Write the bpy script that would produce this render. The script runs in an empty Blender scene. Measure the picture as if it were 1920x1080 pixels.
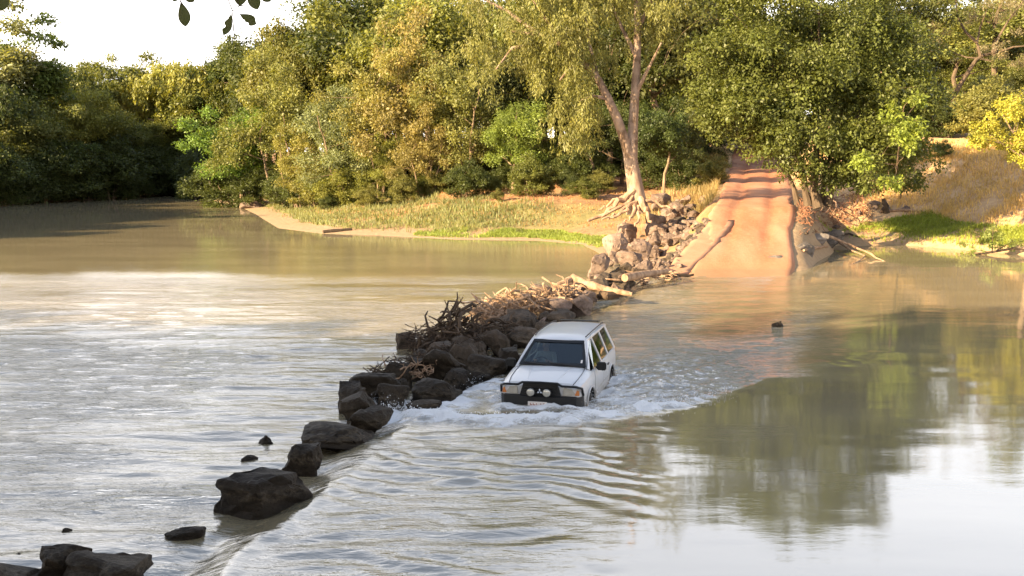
import bpy, bmesh, math, random
import numpy as np
from mathutils import Vector, Matrix

random.seed(7)
R = math.radians
sc = bpy.context.scene

# ------------------------------------------------------------------ camera
F = 2050.0                       # focal length in pixels of a 1920 wide frame
CAMZ = 4.85
PITCH = math.atan(235.0 / F)
cam_d = bpy.data.cameras.new('camera')
cam_d.sensor_width = 36.0
cam_d.lens = 36.0 * F / 1920.0
cam_d.clip_end = 6000.0
cam = bpy.data.objects.new('camera', cam_d)
sc.collection.objects.link(cam)
cam.location = (0, 0, CAMZ)
cam.rotation_euler = (math.pi / 2 - PITCH, 0, 0)
sc.camera = cam

# ------------------------------------------------------------------ light
SUN_EL = R(20.0)
SUN_AZ = math.atan2(-0.83, -0.555)      # bearing of the sun from +Y towards +X
world = bpy.data.worlds.new('World')
sc.world = world
world.use_nodes = True
wn = world.node_tree
for n in list(wn.nodes):
    wn.nodes.remove(n)
sky = wn.nodes.new('ShaderNodeTexSky')
sky.sky_type = 'NISHITA'
sky.sun_disc = False
sky.sun_elevation = SUN_EL
sky.sun_rotation = SUN_AZ
sky.altitude = 0.0
sky.air_density = 1.0
sky.dust_density = 1.5
sky.ozone_density = 1.0
bg = wn.nodes.new('ShaderNodeBackground')
bg.inputs['Strength'].default_value = 0.074
wo = wn.nodes.new('ShaderNodeOutputWorld')
hz = wn.nodes.new('ShaderNodeMix')            # pale haze, thickest towards the horizon all round
hz.data_type = 'RGBA'
hz.inputs[7].default_value = (10.2, 9.5, 9.1, 1)
tc = wn.nodes.new('ShaderNodeTexCoord'); sx_ = wn.nodes.new('ShaderNodeSeparateXYZ'); mr = wn.nodes.new('ShaderNodeMapRange')
mr.interpolation_type = 'SMOOTHSTEP'
mr.inputs['From Min'].default_value = 0.0; mr.inputs['From Max'].default_value = 0.75
mr.inputs['To Min'].default_value = 0.80; mr.inputs['To Max'].default_value = 0.04
wn.links.new(tc.outputs['Generated'], sx_.inputs[0]); wn.links.new(sx_.outputs[2], mr.inputs[0]); wn.links.new(mr.outputs[0], hz.inputs[0])
wn.links.new(sky.outputs[0], hz.inputs[6])
wn.links.new(hz.outputs[2], bg.inputs[0])
wn.links.new(bg.outputs[0], wo.inputs[0])

sun_d = bpy.data.lights.new('sun', 'SUN')
sun_d.energy = 5.0
sun_d.angle = R(0.53)
sun_d.color = (1.0, 0.77, 0.46)
sun = bpy.data.objects.new('sun', sun_d)
sc.collection.objects.link(sun)
to_sun = Vector((math.sin(SUN_AZ) * math.cos(SUN_EL), math.cos(SUN_AZ) * math.cos(SUN_EL), math.sin(SUN_EL)))
sun.rotation_euler = to_sun.to_track_quat('Z', 'Y').to_euler()
sun.location = to_sun * 300

sc.view_settings.view_transform = 'Standard'
sc.view_settings.look = 'None'
sc.view_settings.gamma = 1.0
sc.view_settings.use_curve_mapping = False
sc.view_settings.exposure = 2.35
sc.render.engine = 'CYCLES'
sc.cycles.max_bounces = 6
sc.cycles.diffuse_bounces = 3
sc.cycles.glossy_bounces = 3
sc.cycles.transparent_max_bounces = 8
sc.cycles.use_denoising = True

# ------------------------------------------------------------------ helpers
COL = sc.collection
_f = np.array([0, math.cos(PITCH), -math.sin(PITCH)])
_u = np.array([0, math.sin(PITCH), math.cos(PITCH)])
_r = np.array([1.0, 0, 0])

def ray(px, py):
    return _f + _r * (px - 960.0) / F - _u * (py - 540.0) / F

def W(px, py, Y):
    d = ray(px, py)
    return np.array([0, 0, CAMZ]) + d * (Y / d[1])

def G(px, py, z=0.0):
    d = ray(px, py)
    return np.array([0, 0, CAMZ]) + d * ((z - CAMZ) / d[2])

def link(o, parent=None):
    COL.objects.link(o)
    if parent is not None:
        o.parent = parent
    return o

def tag(o, label, cat, group=None):
    o['label'] = label
    o['category'] = cat
    if group:
        o['group'] = group
    return o

def empty(name, loc=(0, 0, 0), rz=0.0):
    o = bpy.data.objects.new(name, None)
    o.location = loc
    o.rotation_euler = (0, 0, rz)
    o.empty_display_size = 0.2
    return link(o)

def np_mesh(name, V, quads=None, tris=None, smooth=False):
    V = np.asarray(V, dtype=np.float32)
    me = bpy.data.meshes.new(name)
    nq = 0 if quads is None else len(quads)
    nt = 0 if tris is None else len(tris)
    idx = []
    if nq: idx.append(np.asarray(quads, dtype=np.int32).ravel())
    if nt: idx.append(np.asarray(tris, dtype=np.int32).ravel())
    idx = np.concatenate(idx)
    me.vertices.add(len(V)); me.vertices.foreach_set('co', V.ravel())
    me.loops.add(len(idx)); me.loops.foreach_set('vertex_index', idx)
    me.polygons.add(nq + nt)
    ls = np.concatenate([np.arange(nq) * 4, nq * 4 + np.arange(nt) * 3]).astype(np.int32)
    lt = np.concatenate([np.full(nq, 4), np.full(nt, 3)]).astype(np.int32)
    me.polygons.foreach_set('loop_start', ls)
    me.polygons.foreach_set('loop_total', lt)
    if smooth:
        me.polygons.foreach_set('use_smooth', np.ones(nq + nt, dtype=bool))
    me.update(calc_edges=True)
    return me

def attr(me, name, data):
    a = me.attributes.new(name, 'FLOAT', 'POINT')
    a.data.foreach_set('value', np.asarray(data, dtype=np.float32))

def attr_col(me, name, data):
    a = me.attributes.new(name, 'FLOAT_COLOR', 'POINT')
    d = np.ones((len(data), 4), dtype=np.float32); d[:, :3] = data
    a.data.foreach_set('color', d.ravel())

class MB:
    """collects boxes, bars, tubes and plates, builds them as one mesh object"""
    def __init__(s):
        s.v = []; s.f = []
    def add(s, vs, fs):
        b = len(s.v)
        s.v += [tuple(map(float, p)) for p in vs]
        s.f += [tuple(b + i for i in q) for q in fs]
        return s
    def box(s, c, d, rot=None):
        hx, hy, hz = d[0] / 2, d[1] / 2, d[2] / 2
        vs = [Vector((x * hx, y * hy, z * hz)) for z in (-1, 1) for y in (-1, 1) for x in (-1, 1)]
        if rot is not None:
            vs = [rot @ p for p in vs]
        vs = [p + Vector(c) for p in vs]
        return s.add(vs, [(0, 2, 3, 1), (4, 5, 7, 6), (0, 1, 5, 4), (2, 6, 7, 3), (0, 4, 6, 2), (1, 3, 7, 5)])
    def hexa(s, p):
        return s.add(p, [(0, 3, 2, 1), (4, 5, 6, 7), (0, 1, 5, 4), (1, 2, 6, 5), (2, 3, 7, 6), (3, 0, 4, 7)])
    def slab(s, quad, n, t):
        q = [Vector(p) for p in quad]; n = Vector(n).normalized() * t
        return s.hexa([p - n for p in q] + [p for p in q])
    def tube(s, pts, rad, sides=6, cap=True):
        P = [Vector(p) for p in pts]; n = len(P)
        rads = rad if hasattr(rad, '__len__') else [rad] * n
        b = []
        up = Vector((0.3, 0.2, 1)).normalized()
        for i in range(n):
            t = (P[min(i + 1, n - 1)] - P[max(i - 1, 0)]).normalized()
            a = t.cross(up)
            if a.length < 1e-3: a = t.cross(Vector((1, 0, 0)))
            a.normalize(); c = t.cross(a).normalized()
            for k in range(sides):
                th = 2 * math.pi * k / sides
                b.append(P[i] + (a * math.cos(th) + c * math.sin(th)) * rads[i])
        fs = []
        for i in range(n - 1):
            for k in range(sides):
                k2 = (k + 1) % sides
                fs.append((i * sides + k, i * sides + k2, (i + 1) * sides + k2, (i + 1) * sides + k))
        if cap:
            fs.append(tuple(reversed(range(sides))))
            fs.append(tuple((n - 1) * sides + k for k in range(sides)))
        return s.add(b, fs)
    def lathe(s, prof, axis_o, axis_d, sides=20):
        o = Vector(axis_o); d = Vector(axis_d).normalized()
        a = d.cross(Vector((0, 0, 1)))
        if a.length < 1e-3: a = Vector((1, 0, 0))
        a.normalize(); c = d.cross(a)
        vs = []; n = len(prof)
        for (h, r) in prof:
            for k in range(sides):
                th = 2 * math.pi * k / sides
                vs.append(o + d * h + (a * math.cos(th) + c * math.sin(th)) * r)
        fs = [(i * sides + k, i * sides + (k + 1) % sides, (i + 1) * sides + (k + 1) % sides, (i + 1) * sides + k)
              for i in range(n - 1) for k in range(sides)]
        fs.append(tuple(reversed(range(sides)))); fs.append(tuple((n - 1) * sides + k for k in range(sides)))
        return s.add(vs, fs)
    def mesh(s, name, mat=None, smooth=False, bevel=0.0):
        me = bpy.data.meshes.new(name)
        me.from_pydata(s.v, [], s.f)
        bm = bmesh.new(); bm.from_mesh(me)
        bmesh.ops.recalc_face_normals(bm, faces=bm.faces)
        if bevel > 0:
            bmesh.ops.bevel(bm, geom=[e for e in bm.edges if len(e.link_faces) == 2 and e.calc_face_angle(0) > 0.5],
                            offset=bevel, segments=2, affect='EDGES', clamp_overlap=True)
        bm.to_mesh(me); bm.free()
        if smooth:
            me.polygons.foreach_set('use_smooth', [True] * len(me.polygons))
            me.set_sharp_from_angle(angle=R(40))
        if mat: me.materials.append(mat)
        return me
    def build(s, name, mat, parent=None, smooth=False, bevel=0.0):
        return link(bpy.data.objects.new(name, s.mesh(name, mat, smooth, bevel)), parent)

# ---- numpy lattice noise
def _hash(ix, iy, seed):
    h = (ix.astype(np.int64) * 374761393 + iy.astype(np.int64) * 668265263 + seed * 974634777) & 0x7fffffff
    h = ((h ^ (h >> 13)) * 1274126177) & 0x7fffffff
    h = h ^ (h >> 16)
    return (h & 0xffff) / 65535.0

def vnoise(x, y, seed=0):
    ix = np.floor(x); iy = np.floor(y)
    fx = x - ix; fy = y - iy
    fx = fx * fx * fx * (fx * (fx * 6 - 15) + 10); fy = fy * fy * fy * (fy * (fy * 6 - 15) + 10)
    a = _hash(ix, iy, seed); b = _hash(ix + 1, iy, seed); c = _hash(ix, iy + 1, seed); d = _hash(ix + 1, iy + 1, seed)
    return (a * (1 - fx) + b * fx) * (1 - fy) + (c * (1 - fx) + d * fx) * fy

def fbm(x, y, seed=0, oct=4):
    t = 0; a = 0.5; s = 0
    for k in range(oct):
        t = t + a * vnoise(x * 2 ** k + 17.3 * k, y * 2 ** k - 9.1 * k, seed + k); s += a; a *= 0.5
    return t / s

def sstep(a, b, x):
    t = np.clip((x - a) / (b - a), 0, 1)
    return t * t * (3 - 2 * t)

def dist_poly(x, y, poly, closed=False):
    """distance to a polyline and the arc length of the nearest point"""
    best = np.full(x.shape, 1e9); arc = np.zeros(x.shape); acc = 0.0
    n = len(poly)
    for i in range(n if closed else n - 1):
        ax, ay = poly[i][:2]; bx, by = poly[(i + 1) % n][:2]
        dx, dy = bx - ax, by - ay; L2 = dx * dx + dy * dy; L = math.sqrt(L2)
        t = np.clip(((x - ax) * dx + (y - ay) * dy) / L2, 0, 1)
        d = np.hypot(x - ax - t * dx, y - ay - t * dy)
        m = d < best
        best = np.where(m, d, best); arc = np.where(m, acc + t * L, arc)
        acc += L
    return best, arc

def inside(x, y, poly):
    r = np.zeros(x.shape, bool); n = len(poly)
    for i in range(n):
        ax, ay = poly[i]; bx, by = poly[(i + 1) % n]
        c = ((ay > y) != (by > y)) & (x < (bx - ax) * (y - ay) / (by - ay + 1e-12) + ax)
        r ^= c
    return r

# ------------------------------------------------------------------ materials
def new_mat(name):
    m = bpy.data.materials.new(name); m.use_nodes = True
    nt = m.node_tree
    for n in list(nt.nodes): nt.nodes.remove(n)
    return m, nt

class N:
    def __init__(s, nt): s.nt = nt
    def n(s, t, **kw):
        o = s.nt.nodes.new(t)
        for k, v in kw.items(): setattr(o, k, v)
        return o
    def l(s, a, b): s.nt.links.new(a, b)
    def noise(s, scale, detail=4, rough=0.55, vec=None, dist=0.0):
        o = s.n('ShaderNodeTexNoise'); o.inputs['Scale'].default_value = scale
        o.inputs['Detail'].default_value = detail; o.inputs['Roughness'].default_value = rough
        o.inputs['Distortion'].default_value = dist
        if vec is not None: s.l(vec, o.inputs['Vector'])
        return o.outputs['Fac']
    def ramp(s, fac, stops):
        o = s.n('ShaderNodeValToRGB'); e = o.color_ramp.elements
        while len(e) < len(stops): e.new(0.5)
        for i, (p, c) in enumerate(stops):
            e[i].position = p
            e[i].color = (c, c, c, 1) if not hasattr(c, '__len__') else (*c, 1)
        s.l(fac, o.inputs[0]); return o.outputs[0]
    def math(s, op, a, b=None, clamp=False):
        o = s.n('ShaderNodeMath', operation=op, use_clamp=clamp)
        for i, x in enumerate((a, b)):
            if x is None: continue
            if isinstance(x, (int, float)): o.inputs[i].default_value = x
            else: s.l(x, o.inputs[i])
        return o.outputs[0]
    def mix(s, fac, a, b, mode='MIX'):
        o = s.n('ShaderNodeMix', data_type='RGBA', blend_type=mode)
        for sock, x in ((o.inputs[0], fac), (o.inputs[6], a), (o.inputs[7], b)):
            if isinstance(x, (int, float)): sock.default_value = x
            elif isinstance(x, tuple): sock.default_value = (*x, 1)
            else: s.l(x, sock)
        return o.outputs[2]
    def attr(s, name):
        o = s.n('ShaderNodeAttribute', attribute_name=name); return o
    def obj(s, scale=None):
        o = s.n('ShaderNodeTexCoord').outputs['Object']
        if scale:
            m = s.n('ShaderNodeMapping'); m.inputs['Scale'].default_value = scale
            s.l(o, m.inputs[0]); o = m.outputs[0]
        return o
    def bump(s, h, strength=0.5, dist=0.05, normal=None):
        o = s.n('ShaderNodeBump'); o.inputs['Distance'].default_value = dist
        if isinstance(strength, (int, float)): o.inputs['Strength'].default_value = strength
        else: s.l(strength, o.inputs['Strength'])
        s.l(h, o.inputs['Height'])
        if normal is not None: s.l(normal, o.inputs['Normal'])
        return o.outputs[0]
    def out(s, sh):
        o = s.n('ShaderNodeOutputMaterial'); s.l(sh, o.inputs[0])
    def bsdf(s, color, rough=0.7, normal=None, spec=0.3, metal=0.0, ior=1.45, coat=0.0):
        b = s.n('ShaderNodeBsdfPrincipled')
        for k, x in (('Base Color', color), ('Roughness', rough), ('Specular IOR Level', spec), ('Metallic', metal), ('IOR', ior), ('Coat Weight', coat)):
            if isinstance(x, (int, float)): b.inputs[k].default_value = x
            elif isinstance(x, tuple): b.inputs[k].default_value = (*x, 1)
            else: s.l(x, b.inputs[k])
        if normal is not None: s.l(normal, b.inputs['Normal'])
        return b.outputs[0]

def simple(name, color, rough=0.5, spec=0.4, metal=0.0, coat=0.0, var=0.12, scale=8.0):
    m, nt = new_mat(name); g = N(nt)
    f = g.noise(scale, 4, 0.6, g.obj())
    c = g.mix(f, tuple(x * (1 - var) for x in color), tuple(min(1, x * (1 + var)) for x in color))
    g.out(g.bsdf(c, rough, None, spec, metal, 1.45, coat)); return m

def leaf_material(name, trans=0.35):
    m, nt = new_mat(name); g = N(nt)
    oi = g.n('ShaderNodeObjectInfo')
    t = g.attr('tint').outputs['Fac']
    v = g.ramp(t, [(0.0, 0.55), (0.5, 1.0), (1.0, 1.5)])
    c = g.mix(1.0, oi.outputs['Color'], v, 'MULTIPLY')
    warm = g.mix(1.0, c, (1.35, 1.05, 0.55), 'MULTIPLY')
    wf = g.ramp(g.attr('dry').outputs['Fac'], [(0.55, 0.0), (1.0, 0.35)])
    c = g.mix(wf, c, warm)
    d = g.bsdf(c, 0.5, None, 0.35)
    tr = g.n('ShaderNodeBsdfTranslucent')
    g.l(g.mix(1.0, c, (1.6, 1.5, 0.5), 'MULTIPLY'), tr.inputs[0])
    mx = g.n('ShaderNodeMixShader'); mx.inputs[0].default_value = trans
    g.l(d, mx.inputs[1]); g.l(tr.outputs[0], mx.inputs[2]); g.out(mx.outputs[0])
    return m

def bark_material(name, c1, c2, scale=3.0, patches=None):
    m, nt = new_mat(name); g = N(nt)
    co = g.obj((1, 1, 0.35))
    f = g.noise(scale, 6, 0.65, co)
    c = g.mix(g.ramp(f, [(0.35, 0.0), (0.65, 1.0)]), c1, c2)
    if patches:
        p = g.ramp(g.noise(1.6, 5, 0.7, g.obj((1, 1, 0.6))), [(0.52, 0.0), (0.6, 1.0)])
        c = g.mix(p, c, patches)
    g.out(g.bsdf(c, 0.85, g.bump(f, 0.7, 0.06), 0.2)); return m

def rock_material(name, c1, c2, c3, rough, spec):
    m, nt = new_mat(name); g = N(nt)
    oi = g.n('ShaderNodeObjectInfo')
    co = g.obj()
    ad = g.n('ShaderNodeVectorMath', operation='ADD'); g.l(co, ad.inputs[0])
    cx = g.n('ShaderNodeCombineXYZ'); g.l(g.math('MULTIPLY', oi.outputs['Random'], 50), cx.inputs[0]); g.l(cx.outputs[0], ad.inputs[1])
    f = g.noise(2.2, 6, 0.62, ad.outputs[0]); f2 = g.noise(9.0, 5, 0.7, ad.outputs[0])
    c = g.mix(g.ramp(f, [(0.35, 0.0), (0.62, 1.0)]), c1, c2)
    c = g.mix(g.ramp(f2, [(0.5, 0.0), (0.72, 0.7)]), c, c3)
    k = g.math('ADD', g.math('MULTIPLY', oi.outputs['Random'], 0.5), 0.75)
    c = g.mix(1.0, c, k, 'MULTIPLY')
    ps = g.n('ShaderNodeSeparateXYZ'); g.l(g.n('ShaderNodeNewGeometry').outputs['Position'], ps.inputs[0])
    f4 = g.noise(26.0, 4, 0.75, ad.outputs[0])
    zz = g.math('ADD', ps.outputs[2], g.math('MULTIPLY', g.math('SUBTRACT', f, 0.5), 0.35))
    c = g.mix(g.math('MULTIPLY', g.ramp(zz, [(0.05, 0.0), (0.10, 0.55), (0.20, 0.4), (0.30, 0.0)]), g.ramp(f2, [(0.4, 0.0), (0.6, 1.0)])), c, (0.10, 0.078, 0.052))
    n = g.bump(f4, 0.45, 0.02, g.bump(f2, 0.8, 0.05, g.bump(f, 0.6, 0.1)))
    g.out(g.bsdf(c, rough, n, spec)); return m

M = {}
M['leaf'] = leaf_material('leaf', 0.35)
M['leaf_thick'] = leaf_material('leaf_thick', 0.18)
M['bark'] = bark_material('bark_brown', (0.10, 0.07, 0.045), (0.24, 0.17, 0.11))
M['bark_dark'] = bark_material('bark_dark', (0.045, 0.032, 0.022), (0.12, 0.085, 0.055))
M['paper'] = bark_material('bark_paper', (0.17, 0.115, 0.08), (0.32, 0.235, 0.175), 2.5, (0.13, 0.085, 0.055))
M['root'] = bark_material('root_bark', (0.16, 0.095, 0.06), (0.36, 0.24, 0.16), 4.0)
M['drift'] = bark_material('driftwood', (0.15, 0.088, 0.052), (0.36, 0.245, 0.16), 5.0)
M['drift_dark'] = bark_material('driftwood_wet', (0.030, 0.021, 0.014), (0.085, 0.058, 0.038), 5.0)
M['rock_wet'] = rock_material('wet_rock', (0.014, 0.0105, 0.007), (0.032, 0.024, 0.016), (0.05, 0.04, 0.03), 0.6, 0.14)
M['rock_dry'] = rock_material('dry_rock', (0.100, 0.068, 0.052), (0.195, 0.142, 0.112), (0.065, 0.045, 0.034), 0.85, 0.15)
M['rock_grey'] = rock_material('grey_rubble', (0.085, 0.072, 0.062), (0.17, 0.145, 0.125), (0.24, 0.20, 0.165), 0.8, 0.2)
M['rock_mid'] = rock_material('damp_rock', (0.035, 0.027, 0.019), (0.075, 0.056, 0.040), (0.11, 0.085, 0.065), 0.7, 0.15)

# ------------------------------------------------------------------ terrain
# waterline of the river, clockwise: left bank, far bend, middle bank, ramp, right bank, near bank
def g2(px, py): 
    p = G(px, py); return (p[0], p[1])
WL = [(-62, 18), (-58, 45), (-56, 70), (-57, 95), (-61, 116), g2(0, 384), g2(150, 376), g2(300, 367), g2(372, 365),
      g2(392, 376), g2(445, 386), g2(478, 402), g2(520, 428), g2(600, 438), g2(700, 441), g2(850, 449), g2(1000, 451),
      g2(1090, 458), g2(1150, 492), g2(1240, 512), g2(1290, 512), g2(1440, 503), g2(1478, 498), g2(1545, 458), g2(1600, 462), g2(1680, 458),
      g2(1800, 468), g2(1920, 478), (34, 52), (42, 42), (46, 25), (40, 10), (10, 8.5), (-8, 9.0), (-40, 11), (-70, 12)]

# road centre line: (x, y, z, half width)
RD = []
for (pxl, pxr, py, Y, z) in ((1268, 1492, 540, 42.0, -0.28), (1285, 1488, 505, 48.6, 0.02), (1318, 1490, 440, 54.0, 1.30), (1335, 1492, 388, 59.5, 2.42),
                             (1352, 1490, 350, 78.0, 3.35), (1368, 1466, 305, 112.0, 4.85), (1376, 1440, 279, 160.0, 6.9)):
    a = W(pxl, py, Y); b = W(pxr, py, Y)
    RD.append(((a[0] + b[0]) / 2, Y, z if Y < 45 else a[2], (b[0] - a[0]) / 2))
RD.append((RD[-1][0] - 2, 230.0, 8.2, 2.6)); RD.append((RD[-1][0] - 14, 300.0, 9.0, 2.6))
CW = [(-8.5, 4.0), (-3.2, 12.0), (-0.6, 17.0), (1.0, 22.0), (4.4, 32.0), (8.0, 40.0), (RD[0][0], 42.0)]   # drowned causeway
RDy = np.array([p[1] for p in RD])
def road_x(y): return np.interp(y, RDy, [p[0] for p in RD])
def road_z(y): return np.interp(y, RDy, [p[2] for p in RD])
def road_w(y): return np.interp(y, RDy, [p[3] for p in RD])

def ground_z(x, y, detail=True):
    x = np.asarray(x, float); y = np.asarray(y, float)
    d, _ = dist_poly(x, y, WL, True)
    ins = inside(x, y, WL)
    land = np.interp(d, [0, 1.0, 3.5, 6, 10, 16, 26, 45, 90, 300], [0, 0.10, 0.38, 0.80, 1.55, 2.4, 3.3, 4.2, 6.0, 9.5])
    right = sstep(16.5, 25.0, x) * sstep(48, 58, y)                        # steep grassy bank on the right
    steep = np.interp(d, [0, 0.4, 3.0, 7.0, 12, 18, 40, 90, 300], [0, 0.35, 0.9, 2.6, 4.9, 6.3, 7.4, 8.2, 11])
    land = land * (1 - right) + steep * right
    near = sstep(14, 8, y)
    nb = np.interp(d, [0, 1.5, 4, 9, 40, 300], [0, 0.9, 2.4, 3.2, 4.0, 6])
    land = land * (1 - near) + nb * near
    n = fbm(x * 0.22, y * 0.22, 3, 4) - 0.5
    n2 = fbm(x * 1.3, y * 1.3, 11, 3) - 0.5
    land = land + (n * 1.1 * sstep(1.5, 12, d) + n2 * 0.22 * sstep(0.3, 3.0, d))
    bed = -np.interp(d, [0, 2, 8, 40], [0, 0.5, 1.3, 2.2])
    z = np.where(ins, bed, land)
    # far flat
    # road cut
    t = sstep(np.where(x > road_x(y), 1.5 + 1.2 * sstep(52, 60, y), 1.9), 0.0, np.abs(x - road_x(y)) - road_w(y)) * (y > 46)
    z = z * (1 - t) + (road_z(y) - 0.17) * t
    t2 = (y <= 46) * (y > 40) * sstep(1.2, 0.0, np.abs(x - road_x(y)) - road_w(y))
    z = z * (1 - t2) + (np.minimum(road_z(y), 0) - 0.25) * t2
    return z

def axis(segs):
    out = [segs[0][0]]
    for (a, b, s) in segs:
        n = max(1, int(round((b - a) / s)))
        out += list(a + (b - a) * (np.arange(1, n + 1) / n))
    return np.array(out)

gx = axis([(-3000, -600, 600), (-600, -200, 50), (-200, -70, 6), (-70, -30, 1.2), (-30, 35, 0.45), (35, 70, 1.5), (70, 200, 8), (200, 600, 50), (600, 3000, 600)])
gy = axis([(-1500, -200, 260), (-200, -40, 12), (-40, 44, 2.0), (44, 100, 0.45), (100, 180, 1.2), (180, 320, 6), (320, 800, 40), (800, 5000, 600)])
X, Y = np.meshgrid(gx, gy)
Z = ground_z(X, Y)
V = np.stack([X.ravel(), Y.ravel(), Z.ravel()], 1)
nx, ny = len(gx), len(gy)
ii = np.arange(nx * ny).reshape(ny, nx)
Q = np.stack([ii[:-1, :-1].ravel(), ii[:-1, 1:].ravel(), ii[1:, 1:].ravel(), ii[1:, :-1].ravel()], 1)
me = np_mesh('ground', V, Q, smooth=True)
d, _ = dist_poly(X, Y, WL, True)
ins = inside(X, Y, WL)
sand = np.where(ins, 1.0, sstep(4.5, 1.2, d + (fbm(X * 0.4, Y * 0.4, 21) - 0.5) * 4))
right = sstep(17, 24, X) * sstep(48, 58, Y)
sand *= (1 - 0.75 * right)
green = sstep(0.35, 0.55, fbm(X * 0.13, Y * 0.13, 31)) * sstep(2.5, 5, d) * sstep(14, 8, d) * (1 - right)
attr(me, 'sand', sand.ravel()); attr(me, 'green', green.ravel()); attr(me, 'dryslope', right.ravel())
m, nt = new_mat('ground'); g = N(nt)
co = g.obj()
f1 = g.noise(0.35, 6, 0.62, co); f2 = g.noise(3.0, 6, 0.7, co); f3 = g.noise(14.0, 4, 0.7, co)
litter = g.mix(g.ramp(f2, [(0.35, 0.0), (0.7, 1.0)]), (0.20, 0.095, 0.045), (0.44, 0.22, 0.115))
litter = g.mix(g.ramp(f3, [(0.5, 0.0), (0.75, 0.8)]), litter, (0.48, 0.30, 0.18))
litter = g.mix(g.ramp(f1, [(0.42, 0.0), (0.62, 0.7)]), litter, (0.30, 0.22, 0.11))
sandc = g.mix(g.ramp(f2, [(0.3, 0.0), (0.7, 1.0)]), (0.24, 0.165, 0.098), (0.34, 0.245, 0.15))
grn = g.mix(f2, (0.13, 0.12, 0.045), (0.26, 0.21, 0.09))
dry = g.mix(g.ramp(f2, [(0.3, 0.0), (0.7, 1.0)]), (0.36, 0.22, 0.11), (0.52, 0.36, 0.20))
c = g.mix(g.attr('green').outputs['Fac'], litter, grn)
c = g.mix(g.attr('dryslope').outputs['Fac'], c, dry)
c = g.mix(g.attr('sand').outputs['Fac'], c, sandc)
nrm = g.bump(f3, 0.5, 0.05, g.bump(f2, 0.6, 0.15))
g.out(g.bsdf(c, 0.95, nrm, 0.15)); me.materials.append(m)
ground = link(bpy.data.objects.new('ground', me)); ground['kind'] = 'structure'

def GT(px, py, y0=44.0, y1=130.0):
    """where the line of sight through a picture point meets the land"""
    d = ray(px, py); ys_ = np.linspace(y0, y1, 900); x_ = d[0] / d[1] * ys_; z_ = CAMZ + d[2] / d[1] * ys_
    hit = np.nonzero(np.maximum(ground_z(x_, ys_), 0.0) >= z_)[0]
    i = hit[0] if len(hit) else len(ys_) - 1
    return np.array([x_[i], ys_[i], max(z_[i], 0.0)])

# ------------------------------------------------------------------ dirt road and concrete ramp
ys = axis([(40.5, 62, 0.25), (62, 110, 0.6), (110, 300, 3)])
us = np.linspace(-1, 1, 25)
Uy, Ux = np.meshgrid(ys, us, indexing='ij')
rx = road_x(Uy) + Ux * (road_w(Uy) + 0.5 * (fbm(Uy * 0.35, np.sign(Ux) * 7 + 3, 5, 4) - 0.55) * sstep(46, 50, Uy))
ruts = -0.10 * np.exp(-((np.abs(Ux) - 0.42) / 0.14) ** 2)
rz = road_z(Uy) + (ruts + 0.06 * (fbm(rx * 0.9, Uy * 0.9, 8) - 0.5)) * sstep(50, 55, Uy) + 0.012 - 0.26 * sstep(0.90, 1.0, np.abs(Ux))
V = np.stack([rx.ravel(), Uy.ravel(), rz.ravel()], 1)
nyy, nxx = len(ys), len(us); ii = np.arange(nyy * nxx).reshape(nyy, nxx)
Q = np.stack([ii[:-1, :-1].ravel(), ii[:-1, 1:].ravel(), ii[1:, 1:].ravel(), ii[1:, :-1].ravel()], 1)
me = np_mesh('dirt_road', V, Q, smooth=True)
attr(me, 'track', np.exp(-((np.abs(Ux - 0.05) - 0.38) / 0.18) ** 2).ravel())
attr(me, 'wet', sstep(51.0, 48.4, Uy).ravel())
m, nt = new_mat('red_dirt'); g = N(nt); co = g.obj()
f1 = g.noise(0.5, 5, 0.6, g.obj((1, 0.3, 1))); f2 = g.noise(5.0, 6, 0.7, co); f3 = g.noise(24, 3, 0.7, co)
c = g.mix(g.ramp(f1, [(0.35, 0.0), (0.65, 1.0)]), (0.29, 0.120, 0.062), (0.39, 0.205, 0.125))
c = g.mix(g.math('MULTIPLY', g.attr('track').outputs['Fac'], 0.55), c, (0.28, 0.100, 0.048))
c = g.mix(g.ramp(f2, [(0.5, 0.0), (0.75, 0.6)]), c, (0.44, 0.24, 0.14))
c = g.mix(g.math('MULTIPLY', g.attr('wet').outputs['Fac'], 0.6), c, (0.30, 0.16, 0.085))
g.out(g.bsdf(c, 0.92, g.bump(f3, 0.35, 0.02, g.bump(f2, 0.5, 0.06)), 0.15)); me.materials.append(m)
road = link(bpy.data.objects.new('dirt_road', me)); road['kind'] = 'structure'

m, nt = new_mat('concrete'); g = N(nt); co = g.obj()
f1 = g.noise(0.9, 6, 0.65, co); f2 = g.noise(16, 5, 0.7, co)
c = g.mix(g.ramp(f1, [(0.3, 0.0), (0.7, 1.0)]), (0.26, 0.130, 0.075), (0.35, 0.195, 0.12))
c = g.mix(g.ramp(f2, [(0.5, 0.0), (0.75, 0.5)]), c, (0.28, 0.22, 0.18))
g.out(g.bsdf(c, 0.85, g.bump(f2, 0.4, 0.01), 0.25)); M['concrete'] = m
m, nt = new_mat('grey_concrete'); g = N(nt); co = g.obj()
f1 = g.noise(1.2, 6, 0.65, co); f2 = g.noise(9, 5, 0.7, co)
c = g.mix(g.ramp(f1, [(0.3, 0.0), (0.7, 1.0)]), (0.15, 0.13, 0.115), (0.30, 0.26, 0.22))
c = g.mix(g.ramp(f2, [(0.5, 0.0), (0.75, 0.6)]), c, (0.40, 0.33, 0.27))
g.out(g.bsdf(c, 0.8, g.bump(f2, 0.6, 0.03), 0.3)); M['grey_concrete'] = m

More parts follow.
